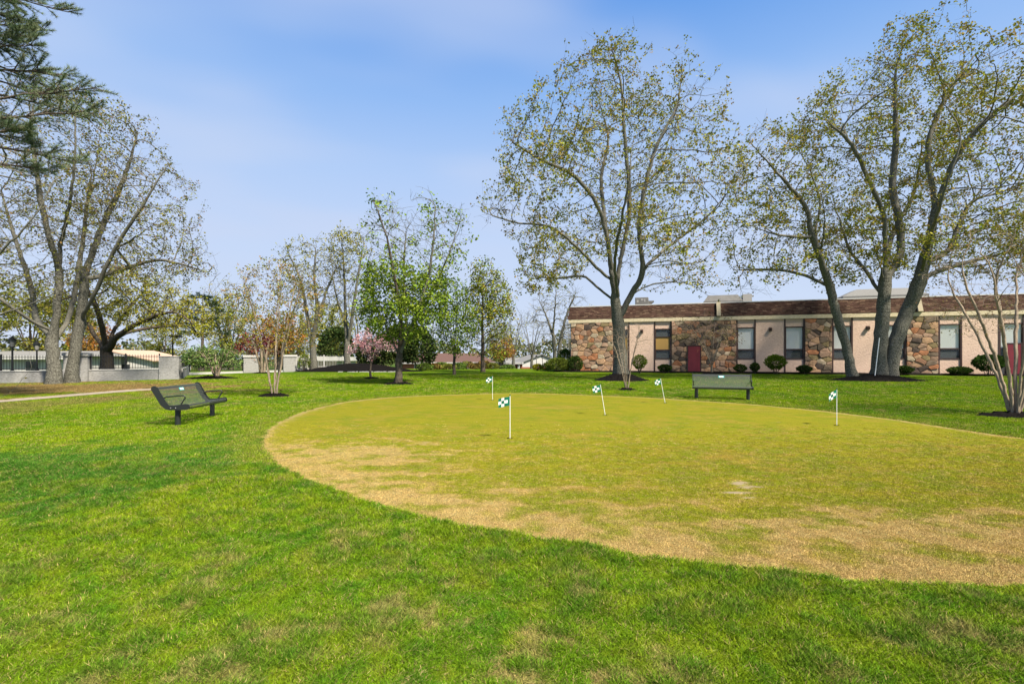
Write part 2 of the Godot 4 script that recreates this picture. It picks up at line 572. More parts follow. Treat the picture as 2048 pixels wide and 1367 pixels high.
func ground() -> void:
	var b := mb(true, true)
	var xs := []
	for k in range(-12, 13):
		xs.append(signf(k) * pow(absf(k) / 12.0, 2.2) * 1400.0)
	var zs := [40.0, 12.0, 0.0, -6.0, -12.0, -18.0, -25.0, -32.0, -40.0, -46.0, -52.0, -60.0, -70.0, -80.0, -90.0, -105.0, -120.0, -135.0, -200.0, -400.0, -900.0, -1800.0]
	for z in zs:
		for x in xs:
			b.tint = vc(0.06, 0.12, 0.02).lerp(vc(0.10, 0.115, 0.03), clampf(0.5 + na.get_noise_2d(x * 0.1, z * 0.1), 0, 1))
			b.add(Vector3(x, H(x, z) - 0.10, z))
	for r in zs.size() - 1:
		for j in xs.size() - 1:
			var p := r * xs.size() + j
			b.i.append_array(PackedInt32Array([p, p + xs.size(), p + 1, p + 1, p + xs.size(), p + xs.size() + 1]))
	var tm := turf_material(31, 0.42, 0.9)
	structure("ground", b.mesh(), tm, "grassy ground running out past the houses")
	var rows := PackedFloat32Array()
	var d := -1.0
	while d < 62.0:
		rows.append(d)
		d += 0.5 if d < 1.4 else (0.07 if d < 8.0 else (0.14 if d < 20.0 else (0.33 if d < 46.0 else 1.2)))
	structure("lawn", fan(rows, 300, 0.0, lawn_color, 1.28, 3.0), tm, "mown green lawn around the putting green")
	# putting green: a ring-by-ring sheet that follows the ground
	var g := mb(true, true)
	g.textured = true
	var rings := 110
	var spokes := 360
	for r in rings + 1:
		for s in spokes:
			var t := TAU * s / spokes
			var rad: float = green_r[s * 2] * sqrt(float(r) / rings) if r > 0 else 0.0
			var x := GC.x + cos(t) * rad
			var z := GC.y + sin(t) * rad
			g.v.append(Vector3(x, H(x, z) + 0.007, z))
			g.n.append(Vector3.UP)
			var c := green_color(x, z)
			g.c.append(Color(c.r / SC, c.g / SC, c.b / SC))
			g.uv.append(Vector2(x, z))
	for r in rings:
		for s in spokes:
			var p := r * spokes + s
			var q := r * spokes + (s + 1) % spokes
			g.i.append_array(PackedInt32Array([p, p + spokes, q, q, p + spokes, q + spokes]))
	structure("putting_green", g.mesh(), turf_material(33, 0.60, 0.7), "short olive and straw coloured turf of the putting green")
	# concrete path
	var pb := mb(false, true)
	var line := [Vector2(-32, -12.4), Vector2(-25.5, -14.3)]
	for p in [[0, 803], [60, 797], [130, 791], [210, 784.5], [290, 779], [330, 777]]:
		var q := hit(p[0], p[1])
		line.append(Vector2(q.x, q.z))
	for k in line.size():
		var dir: Vector2 = (line[mini(k + 1, line.size() - 1)] - line[maxi(k - 1, 0)]).normalized()
		var side := Vector2(-dir.y, dir.x) * (0.55 if k < line.size() - 1 else 0.25)
		for s in [-1.0, 1.0]:
			var q: Vector2 = line[k] + side * s
			pb.add(Vector3(q.x, H(q.x, q.y) + 0.012, q.y))
	for k in line.size() - 1:
		var p := k * 2
		pb.i.append_array(PackedInt32Array([p, p + 2, p + 1, p + 1, p + 2, p + 3]))
	structure("path", pb.mesh(), M.path, "narrow sandy concrete path crossing the lawn below the white wall")

# ---------------------------------------------------------------- mulch beds
func mulch_bed(at: Vector3, rx: float, rz: float, h: float, turn: float, label: String) -> void:
	beds.append([at.x, at.z, rx, rz, h, turn])
	var b := mb(false, true)
	var rings := 14
	var n := 56
	for r in rings + 1:
		for s in n:
			var t := TAU * s / n
			var f := float(r) / rings
			var edge := 1.0 + 0.06 * nb.get_noise_2d(cos(t) * 3.0 + at.x, sin(t) * 3.0 + at.z)
			var q := Vector2(cos(t) * rx * f * edge, sin(t) * rz * f * edge).rotated(turn)
			var x := at.x + q.x
			var z := at.z + q.y
			var y := H(x, z) + h * (0.5 + 0.5 * cos(PI * f)) + 0.03 * (1.0 - f * f) + (0.05 * nc.get_noise_2d(x * 9.0, z * 9.0) + 0.02) * (1.0 - pow(f, 6.0)) - 0.03 * pow(f, 8.0)
			b.add(Vector3(x, y, z))
	for r in rings:
		for s in n:
			var p := r * n + s
			var q := r * n + (s + 1) % n
			b.i.append_array(PackedInt32Array([p, p + n, q, q, p + n, q + n]))
	# real normals
	var st := SurfaceTool.new()
	st.create_from(b.mesh(), 0)
	st.generate_normals()
	var bed := structure("mulch_bed", st.commit(), M.mulch, label)
	# loose chips
	var cb := mb()
	for k in int(clampf(rx * rz * 260.0, 80, 1500)):
		var f := sqrt(rng.randf())
		var t := rng.randf() * TAU
		var q := Vector2(cos(t) * rx * f, sin(t) * rz * f).rotated(turn)
		var x := at.x + q.x
		var z := at.z + q.y
		var y := H(x, z) + h * (0.5 + 0.5 * cos(PI * f)) + 0.055 * (1.0 - f * f)
		var u := Vector3(rng.randf_range(-1, 1), rng.randf_range(-0.5, 0.5), rng.randf_range(-1, 1)).normalized()
		var w := u.cross(Vector3(rng.randf_range(-0.4, 0.4), 1, rng.randf_range(-0.4, 0.4))).normalized()
		cb.leaf(Vector3(x, y, z), u, w, rng.randf_range(0.04, 0.10), rng.randf_range(0.008, 0.02))
	var chips := part("wood_chips", cb.mesh(), M.mulch, bed)
	chips.set_meta("kind", "stuff")

func in_bed(x: float, z: float) -> bool:
	for e in beds:
		var q := Vector2(x - e[0], z - e[1]).rotated(-e[5])
		if Vector2(q.x / e[2], q.y / e[3]).length() < 0.97:
			return true
	return false

# ---------------------------------------------------------------- grass blades
func tuft_mesh(sd: int, blades: int, tall: float, wide: float, spread: float) -> ArrayMesh:
	var r := RandomNumberGenerator.new()
	r.seed = sd
	var b := mb(true)
	for k in blades:
		var t := r.randf() * TAU
		var o := Vector3(cos(t), 0, sin(t)) * spread * sqrt(r.randf())
		var lean := Vector3(r.randf_range(-1, 1), 0, r.randf_range(-1, 1)) * 0.75
		var h := tall * r.randf_range(0.5, 1.15)
		var side := Vector3(cos(t * 3.1), 0, sin(t * 3.1)) * wide * r.randf_range(0.7, 1.2)
		var mid := o + Vector3(0, h * 0.62, 0) + lean * h * 0.30
		var tip := o + Vector3(0, h * 0.92, 0) + lean * h * 0.95
		var sh := r.randf_range(0.45, 1.55)
		b.tint = Color(sh * r.randf_range(0.9, 1.15), sh, sh * 0.9) * 0.62
		b.quad(o - side, o + side, mid + side * 0.8, mid - side * 0.8)
		b.tri(mid - side * 0.8, mid + side * 0.8, tip)
	return b.mesh()

func scatter_grass() -> void:
	var kinds := []
	for k in 4:
		kinds.append(tuft_mesh(100 + k, 14, 0.060, 0.0023, 0.035))
	var short_ := []
	for k in 2:
		short_.append(tuft_mesh(120 + k, 18, 0.011, 0.0017, 0.04))
	var far := []
	for k in 2:
		far.append(tuft_mesh(140 + k, 16, 0.048, 0.0034, 0.085))
	var sets := {}
	for key in ["lawn0", "lawn1", "lawn2", "lawn3", "green0", "green1", "far0", "far1"]:
		sets[key] = [[], []]
	var r := RandomNumberGenerator.new()
	r.seed = 77
	var lo := log(1.6)
	var hi := log(34.0)
	for k in 420000:
		var d := exp(lerpf(lo, hi, r.randf()))
		var x := r.randf_range(-1, 1) * (1.10 * d + 0.5)
		var z := -d
		if d > 31.0 and x > 8.0: continue
		var g := inside_green(x, z)
		var is_green := g > 0.02
		if is_green and r.randf() > smoothstep(12.0, 5.5, d): continue
		if in_bed(x, z): continue
		if x < -14.0 and on_path(x, z): continue
		var c := green_color(x, z) if is_green else lawn_color(x, z)
		if is_green and bare_scar(x, z) > 0.4: continue
		var key := ""
		var s := 1.0
		var tall := 1.0
		if is_green:
			key = "green%d" % (k % 2)
			s = 0.8 + d * 0.05
		elif d < 7.0:
			key = "lawn%d" % (k % 4)
			var n1 := na.get_noise_2d(x * 0.55, z * 0.55)
			var n2 := nb.get_noise_2d(x * 1.7, z * 1.2)
			s = 0.85 + d * 0.06
			tall = clampf(0.78 + (c.g / maxf(c.r, 0.01) - 1.6) * 0.20 + n2 * 0.5 + n1 * 0.3, 0.35, 1.7)
		else:
			key = "far%d" % (k % 2)
			s = 0.75 + d * 0.022
			tall = 0.8
		var v := r.randf_range(0.75, 1.3) * (1.75 if is_green else (1.6 if d < 7.0 else 1.85))
		var straw := r.randf()
		if not is_green and straw < 0.075:
			c = Color(0.27, 0.22, 0.10)
		elif is_green and straw < 0.16:
			c = Color(0.40, 0.29, 0.14)
		var basis := Basis(Vector3.UP, r.randf() * TAU).scaled(Vector3(s, s * tall, s))
		sets[key][0].append(Transform3D(basis, Vector3(x, H(x, z) + (0.005 if is_green else 0.0), z)))
		sets[key][1].append(Color(c.r / SC * v, c.g / SC * v, c.b / SC * v))
	var labels := {"lawn": "tufts of long green grass in the near lawn", "green": "clipped blades of the putting green", "far": "mown grass of the lawn further off"}
	for key in sets:
		var root: String = key.substr(0, key.length() - 1)
		var idx := int(key.substr(key.length() - 1))
		var mm := MultiMesh.new()
		mm.transform_format = MultiMesh.TRANSFORM_3D
		mm.use_colors = true
		mm.mesh = {"lawn": kinds, "green": short_, "far": far}[root][idx]
		mm.instance_count = sets[key][0].size()
		for k in mm.instance_count:
			mm.set_instance_transform(k, sets[key][0][k])
			mm.set_instance_color(k, sets[key][1][k])
		var o := MultiMeshInstance3D.new()
		o.name = numbered("grass")
		o.multimesh = mm
		o.material_override = M.blade
		o.set_meta("kind", "stuff")
		o.set_meta("label", labels[root])
		o.set_meta("category", "grass")
		add_child(o)

func on_path(x: float, z: float) -> bool:
	if path_ends.is_empty():
		path_ends = [hit(0, 803), hit(290, 779)]
	var a: Vector3 = path_ends[0]
	var b: Vector3 = path_ends[1]
	var t := clampf(((x - a.x) * (b.x - a.x) + (z - a.z) * (b.z - a.z)) / (pow(b.x - a.x, 2) + pow(b.z - a.z, 2)), -2.0, 1.1)
	return Vector2(x - lerpf(a.x, b.x, t), z - lerpf(a.z, b.z, t)).length() < 0.6

# ---------------------------------------------------------------- trees
# Branches grow towards points spread through the crown's volume (space colonisation) from hand-placed trunks and limbs;
# radii follow from the number of tips each branch carries.
func crown_points(outline: Array, d: float, base: Vector3, count: int, deep: float, r: RandomNumberGenerator) -> PackedVector3Array:
	var poly := PackedVector2Array()
	var lo := Vector2(1e9, 1e9)
	var hi := -lo
	for p in outline:
		var q := Vector2(p[0], p[1])
		poly.append(q)
		lo = lo.min(q)
		hi = hi.max(q)
	# half width of the outline on each row
	var rows := 24
	var span := []
	for k in rows:
		var y := lerpf(lo.y, hi.y, (k + 0.5) / rows)
		var a := 1e9
		var b := -1e9
		for j in poly.size():
			var p := poly[j]
			var q := poly[(j + 1) % poly.size()]
			if (p.y <= y) != (q.y <= y):
				var x := lerpf(p.x, q.x, (y - p.y) / (q.y - p.y))
				a = minf(a, x)
				b = maxf(b, x)
		span.append([a, b])
	var out := PackedVector3Array()
	var gaps := noise(count + 17, 2.6 / maxf(1.0, (hi.x - lo.x) / FOC * d), 2)
	var guard := 0
	while out.size() < count and guard < count * 30:
		guard += 1
		var q := Vector2(r.randf_range(lo.x, hi.x), r.randf_range(lo.y, hi.y))
		if not Geometry2D.is_point_in_polygon(q, poly): continue
		var s: Array = span[clampi(int((q.y - lo.y) / (hi.y - lo.y) * rows), 0, rows - 1)]
		var w: float = (s[1] - s[0]) * 0.5
		if w <= 1.0: continue
		var u: float = (q.x - (s[0] + s[1]) * 0.5) / w
		var chord := sqrt(maxf(0.0, 1.0 - u * u))
		if r.randf() > chord + 0.25: continue
		var dz := r.randf_range(-1, 1) * chord * w / FOC * d * deep
		var p := ray(q.x, q.y, d)
		if gaps.get_noise_3d(p.x, p.y, p.z + dz) < -0.16: continue
		out.append(Vector3(p.x, p.y, p.z + dz) - base)
	return out

func ball_outline(cx: float, top: float, bottom: float, half: float, widest := 0.55) -> Array:
	var o := []
	for k in 20:
		var t := TAU * k / 20.0
		var y := cos(t)
		var yy := lerpf(top, bottom, widest) - (y * (lerpf(top, bottom, widest) - top) if y > 0 else y * (bottom - lerpf(top, bottom, widest)))
		o.append([cx + sin(t) * half * (0.92 + 0.16 * fposmod(sin(k * 12.9 + cx) * 43.7, 1.0)), yy])
	return o

func limb_from(pts: Array, d: float, base: Vector3) -> Array:
	var o := []
	for p in pts:
		o.append(ray(p[0], p[1], d + (p[2] if p.size() > 2 else 0.0)) - base)
	return o

func vase_limbs(base_r: float, fork: float, count: int, spread: float, tall: float, r: RandomNumberGenerator, from_ground := false) -> Array:
	var o := []
	if not from_ground:
		o.append([Vector3.ZERO, Vector3(r.randf_range(-0.05, 0.05), fork * 0.5, r.randf_range(-0.05, 0.05)), Vector3(0, fork, 0)])
	for k in count:
		var t := TAU * (k + r.randf_range(-0.25, 0.25)) / count
		var dir := Vector3(cos(t), 0, sin(t))
		var s := spread * r.randf_range(0.6, 1.1)
		var start := dir * base_r * (1.2 if from_ground else 0.2) + Vector3(0, 0.0 if from_ground else fork * r.randf_range(0.85, 1.02), 0)
		var y0 := start.y
		o.append([start, start + dir * s * 0.22 + Vector3(0, (tall - y0) * 0.3, 0), start + dir * s * 0.5 + Vector3(0, (tall - y0) * 0.62, 0), start + dir * s * 0.85 + Vector3(0, (tall - y0) * 0.95, 0)])
	return o

func grow(parent: Node3D, limbs: Array, points: PackedVector3Array, radius: float, o: Dictionary) -> void:
	var r := RandomNumberGenerator.new()
	r.seed = o.get("seed", 1)
	var step: float = o.get("step", 0.35)
	var kill: float = o.get("kill", 0.8)
	var reach: float = o.get("reach", 5.0)
	var lift: float = o.get("lift", 0.12)
	var wob: float = o.get("wobble", 0.28)
	var pos := PackedVector3Array()
	var par := PackedInt32Array()
	# hand-placed limbs, resampled
	for l in limbs.size():
		var line: Array = limbs[l]
		var cur := Curve3D.new()
		for k in line.size():
			var t: Vector3 = (line[mini(k + 1, line.size() - 1)] - line[maxi(k - 1, 0)]) / 6.0
			cur.add_point(line[k], -t, t)
		var n := maxi(2, int(cur.get_baked_length() / step))
		var last := -1
		if line[0].y > 0.15 and pos.size() > 0:
			var best := 1e9
			for k in pos.size():
				var q := pos[k].distance_squared_to(line[0])
				if q < best:
					best = q
					last = k
		for k in n + 1:
			if k == 0 and last >= 0: continue
			var p := cur.sample_baked(cur.get_baked_length() * k / n, true)
			if line[0].y <= 0.15 and k == 0: pass
			else: p += Vector3(r.randf_range(-1, 1), r.randf_range(-0.5, 0.5), r.randf_range(-1, 1)) * step * 0.10
			pos.append(p)
			par.append(last)
			last = pos.size() - 1
	# colonise twice: long boughs first, then the fine spray between them
	for stage in 2:
		var ap := PackedVector3Array()
		var an := PackedInt32Array()
		var ad := PackedFloat32Array()
		var kk := kill * (2.4 if stage == 0 else 1.0)
		var kill2 := kk * kk
		var far := reach if stage == 0 else maxf(reach * 0.45, kill * 3.5)
		var reach2 := far * far
		var ww := wob * (0.55 if stage == 0 else 1.1)
		for k in points.size():
			if stage == 0 and k % 6 != 0: continue
			var best := 1e9
			var bi := 0
			for j in pos.size():
				var q := points[k].distance_squared_to(pos[j])
				if q < best:
					best = q
					bi = j
			if best > kill2:
				ap.append(points[k])
				an.append(bi)
				ad.append(best)
		for it in int(o.get("rounds", 70)):
			var pull := {}
			for k in ap.size():
				if ad[k] < reach2:
					var j := an[k]
					var dv := (ap[k] - pos[j]).normalized()
					if pull.has(j): pull[j] += dv
					else: pull[j] = dv
			if pull.is_empty(): break
			var first := pos.size()
			for j in pull:
				var dv: Vector3 = pull[j].normalized()
				if par[j] >= 0:
					dv = (dv + (pos[j] - pos[par[j]]).normalized() * 0.6).normalized()
				dv = (dv + Vector3(r.randf_range(-1, 1), r.randf_range(-1, 1), r.randf_range(-1, 1)) * ww + Vector3(0, lift, 0)).normalized()
				var p: Vector3 = pos[j] + dv * step
				pos.append(p)
				par.append(j)
			var keep_p := PackedVector3Array()
			var keep_n := PackedInt32Array()
			var keep_d := PackedFloat32Array()
			var fresh := pos.slice(first)
			for k in ap.size():
				var a := ap[k]
				var best := ad[k]
				var bi := an[k]
				for j in fresh.size():
					var q := a.distance_squared_to(fresh[j])
					if q < best:
						best = q
						bi = first + j
				if best > kill2:
					keep_p.append(a)
					keep_n.append(bi)
					keep_d.append(best)
			ap = keep_p
			an = keep_n
			ad = keep_d
			if ap.is_empty() or pos.size() > int(o.get("most", 5200)): break
	# twigs at thin ends
	var tips := PackedInt32Array()
	tips.resize(pos.size())
	for k in pos.size(): tips[k] = 0
	var child_count := PackedInt32Array()
	child_count.resize(pos.size())
	for k in pos.size():
		if par[k] >= 0: child_count[par[k]] += 1
	for k in range(pos.size() - 1, -1, -1):
		if child_count[k] == 0: tips[k] = 1
		if par[k] >= 0: tips[par[k]] += tips[k]
	var total := 0
	for k in pos.size():
		if par[k] < 0: total = maxi(total, tips[k])
	var r0: float = o.get("tip", 0.011)
	var power := log(maxf(2.0, total)) / log(radius / r0)
	var rad := PackedFloat32Array()
	rad.resize(pos.size())
	for k in pos.size():
		rad[k] = r0 * pow(maxf(1.0, tips[k]), 1.0 / power)
		var y := maxf(0.0, pos[k].y)
		rad[k] *= 1.0 + float(o.get("flare", 0.55)) * exp(-y / (radius * 2.0))
	# chains
	var main := PackedInt32Array()
	main.resize(pos.size())
	main.fill(-1)
	for k in pos.size():
		var p := par[k]
		if p >= 0 and (main[p] < 0 or tips[k] > tips[main[p]]): main[p] = k
	for k in pos.size():      # no sudden narrowing above a fork
		var p := par[k]
		if p >= 0 and main[p] == k and rad[p] > 0.1: rad[k] = maxf(rad[k], rad[p] * 0.88)
	var trunk := mb(false, true)
	var boughs := mb(false, true)
	for k in pos.size():
		if par[k] >= 0 and main[par[k]] == k: continue
		var line := PackedVector3Array()
		var rr := PackedFloat32Array()
		if par[k] >= 0:
			line.append(pos[par[k]])
			rr.append(minf(rad[k] * 1.15, rad[par[k]]))
		var j := k
		while j >= 0:
			line.append(pos[j])
			rr.append(rad[j])
			j = main[j]
		if line.size() < 2:
			continue
		rr[rr.size() - 1] *= 0.5
		var thick := rr[0]
		var sides := 20 if thick > 0.2 else (8 if thick > 0.08 else (5 if thick > 0.03 else 3))
		(trunk if par[k] < 0 else boughs).tube(line, rr, sides, thick > 0.05)
	# uneven bark: shallow ridges and swellings
	for k in trunk.v.size():
		var q := trunk.v[k]
		trunk.v[k] = q + trunk.n[k] * radius * (0.10 * nb.get_noise_3d(q.x * 2.2, q.y * 0.9, q.z * 2.2) + 0.06 * nc.get_noise_3d(q.x * 7.0, q.y * 1.6, q.z * 7.0))
	# twigs and leaves
	var leaves := mb(true)
	var cols: Array = o.get("cols", [vc(0.15, 0.16, 0.02)])
	var ls: float = o.get("leaf", 0.10)
	var per: int = o.get("per", 4)
	var dens: float = o.get("dense", 0.8)
	var twig: float = o.get("twig", 0.5)
	var tuft: float = o.get("puff", 0.14)
	var wn := noise(int(o.get("seed", 1)) + 900, 0.16, 2)
	for k in pos.size():
		if rad[k] > r0 * 3.2 or par[k] < 0: continue
		var dir := (pos[k] - pos[par[k]]).normalized()
		var spots := [pos[k]]
		var sprouts := int(o.get("sprouts", 1)) + (1 if child_count[k] == 0 else 0)
		for t in sprouts:
			if r.randf() > 0.75: continue
			var tv := (dir * 0.6 + Vector3(r.randf_range(-1, 1), r.randf_range(-0.6, 1.0), r.randf_range(-1, 1))).normalized()
			var l := twig * r.randf_range(0.5, 1.3)
			var midp := pos[k] + tv * l * 0.55 + Vector3(0, 0.03, 0)
			var endp := pos[k] + tv * l + Vector3(r.randf_range(-0.1, 0.1), r.randf_range(0.0, 0.15), r.randf_range(-0.1, 0.1)) * l
			boughs.tube(PackedVector3Array([pos[k], midp, endp]), PackedFloat32Array([r0 * 0.7, r0 * 0.55, r0 * 0.35]), 3, false)
			spots.append(midp)
			spots.append(endp)
		var local := dens * clampf(1.0 + wn.get_noise_3dv(pos[k]) * 2.2, 0.15, 1.8)
		if o.has("leaf_fade"):   # leafier low in the crown, or high, as observed: [y with few, y with most]
			local *= clampf(remap(pos[k].y, o.leaf_fade[0], o.leaf_fade[1], 0.12, 1.0), 0.12, 1.0)
		for sp in spots:
			if r.randf() > local: continue
			var base_col: Color = cols[r.randi() % cols.size()]
			var vv := r.randf_range(0.75, 1.25)
			for q in per:
				var off := Vector3(r.randf_range(-1, 1), r.randf_range(-1, 1), r.randf_range(-1, 1)) * tuft
				var lv := Vector3(r.randf_range(-1, 1), r.randf_range(-0.9, 0.4), r.randf_range(-1, 1)).normalized()
				var sv := lv.cross(Vector3(r.randf_range(-1, 1), r.randf_range(-1, 1), r.randf_range(-1, 1))).normalized()
				leaves.tint = base_col * (vv * r.randf_range(0.8, 1.2))
				var s := ls * r.randf_range(0.6, 1.25)
				leaves.leaf(sp + off, lv, sv, s, s * 0.36)
	var bark: Material = o.get("bark", M.bark)
	part("trunk", trunk.mesh(), bark, parent)
	if boughs.v.size() > 0: part("branches", boughs.mesh(), o.get("limb", bark), parent)
	if leaves.v.size() > 0: part(o.get("crown_name", "crown"), leaves.mesh(), o.get("leaf_mat", M.leaf), parent)

# ---------------------------------------------------------------- pines
func pine(parent: Node3D, tall: float, radius: float, from: float, reach: float, o: Dictionary) -> void:
	var r := RandomNumberGenerator.new()
	r.seed = o.get("seed", 1)
	var trunk := mb(false, true)
	var boughs := mb(false, true)
	var needles := mb(true)
	var line := PackedVector3Array()
	var rr := PackedFloat32Array()
	for k in 15:
		var t := k / 14.0
		line.append(Vector3(sin(t * 3.0) * 0.12, tall * t, cos(t * 2.3) * 0.1 - 0.1))
		rr.append(radius * (1.0 - t * 0.93) * (1.0 + 0.5 * exp(-t * tall / 0.5)))
	trunk.tube(line, rr, 9)
	var size: float = o.get("needle", 0.16)
	var cols: Array = o.get("cols", [vc(0.022, 0.045, 0.018), vc(0.035, 0.060, 0.02), vc(0.05, 0.062, 0.03)])
	var y := from
	while y < tall * 0.99:
		var t := (y - from) / (tall - from)
		var n := r.randi_range(3, 5)
		var ph := r.randf() * TAU
		for k in n:
			var a := ph + TAU * k / n + r.randf_range(-0.3, 0.3)
			var l: float = reach * (1.0 - pow(t, float(o.get("taper", 1.6))) * 0.8) * r.randf_range(0.55, 1.1)
			var dir := Vector3(cos(a), 0, sin(a))
			var pts := PackedVector3Array()
			var rads := PackedFloat32Array()
			for j in 7:
				var f := j / 6.0
				pts.append(Vector3(0, y, 0) + dir * l * f + Vector3(0, l * (0.22 * f - 0.20 * f * f + 0.10 * f * f * f) * float(o.get("rise", 1.0)), 0) + Vector3(r.randf_range(-1, 1), r.randf_range(-0.4, 0.4), r.randf_range(-1, 1)) * 0.04 * l * f)
				rads.append(lerpf(radius * 0.20 * (1.0 - t * 0.6), 0.012, f))
			boughs.tube(pts, rads, 5, false)
			for j in int(o.get("sprays", 14)):
				var f := r.randf_range(0.30, 1.0)
				var q := pts[int(f * 5.99)].lerp(pts[mini(int(f * 5.99) + 1, 6)], fposmod(f * 5.99, 1.0))
				var out := (dir + Vector3(r.randf_range(-1, 1), r.randf_range(-0.15, 0.7) * float(o.get("loft", 1.0)), r.randf_range(-1, 1)) * 1.1).normalized()
				var sl := l * 0.26 * (1.25 - f) + size * 1.5
				var e := q + out * sl
				boughs.tube(PackedVector3Array([q, e]), PackedFloat32Array([0.012, 0.006]), 3, false)
				for u in int(o.get("tufts", 3)):
					var c := q.lerp(e, 0.45 + 0.55 * u / maxf(1.0, float(o.get("tufts", 3)) - 1.0))
					needles.tint = (cols[r.randi() % cols.size()] as Color) * r.randf_range(0.7, 1.35)
					for m in int(o.get("count", 16)):
						var nd := (out * 0.8 + Vector3(r.randf_range(-1, 1), r.randf_range(-0.6, 1), r.randf_range(-1, 1))).normalized()
						var sd := nd.cross(Vector3(r.randf_range(-1, 1), r.randf_range(-1, 1), r.randf_range(-1, 1))).normalized() * size * float(o.get("fat", 0.035))
						needles.tri(c - sd, c + sd, c + nd * size * r.randf_range(0.7, 1.2))
		y += float(o.get("gap", 0.8)) * r.randf_range(0.7, 1.3)
	part("trunk", trunk.mesh(), M.dark_bark, parent)
	part("branches", boughs.mesh(), M.dark_bark, parent)
	part("crown", needles.mesh(), M.needle, parent)

# ---------------------------------------------------------------- shrubs
func shrub(parent: Node3D, half: Vector3, lowest: float, o: Dictionary) -> void:
	var r := RandomNumberGenerator.new()
	r.seed = o.get("seed", 1)
	var b := mb(true)
	var cols: Array = o.get("cols", [vc(0.02, 0.045, 0.01), vc(0.035, 0.065, 0.012)])
	var nz := noise(int(o.get("seed", 1)) + 70, 1.4, 3)
	var s0: float = o.get("leaf", 0.07)
	for k in int(o.get("count", 2600)):
		var v := Vector3(r.randfn(), r.randfn(), r.randfn()).normalized()
		if v.y < -0.75: v.y = -v.y
		var f := pow(r.randf(), 0.22) * (1.0 + 0.16 * nz.get_noise_3dv(v * 1.6))
		var flare: float = o.get("flare", 0.0)
		var p := v * f
		var squash := 1.0 - flare * clampf(-p.y, 0.0, 1.0)
		p = Vector3(p.x * half.x * squash, p.y * half.y, p.z * half.z * squash) + Vector3(0, lowest + half.y, 0)
		var dir := (v + Vector3(r.randf_range(-1, 1), r.randf_range(-0.6, 1.0), r.randf_range(-1, 1)) * 0.9).normalized()
		var side := dir.cross(Vector3(r.randf_range(-1, 1), r.randf_range(-1, 1), r.randf_range(-1, 1))).normalized()
		b.tint = (cols[r.randi() % cols.size()] as Color) * r.randf_range(0.7, 1.3)
		var s := s0 * r.randf_range(0.6, 1.3)
		b.leaf(p, dir, side, s, s * 0.4)
	var st := mb(false, true)
	for k in 9:
		var a := TAU * k / 9.0 + r.randf_range(-0.3, 0.3)
		var q := Vector3(cos(a) * half.x, 0, sin(a) * half.z) * r.randf_range(0.25, 0.65)
		st.tube(PackedVector3Array([Vector3(q.x * 0.25, 0, q.z * 0.25), Vector3(q.x * 0.6, lowest + half.y * 0.5, q.z * 0.6), Vector3(q.x, lowest + half.y * 1.3, q.z)]), PackedFloat32Array([0.022, 0.015, 0.008]), 5, false)
	part("stems", st.mesh(), M.dark_bark, parent)
	part("foliage", b.mesh(), M.leaf, parent)

# ---------------------------------------------------------------- clubhouse
const WALL_HEAD := 3.95
const EAVE := 4.22
const ROOF_TOP := 5.30
var club: Node3D

func along(px: float) -> float:      # photograph column -> metres along the facade from its end
	var k := (px - CX) / FOC
	return (k * 38.0 - 13.83) / (0.958 + 0.286 * k) + 9.507

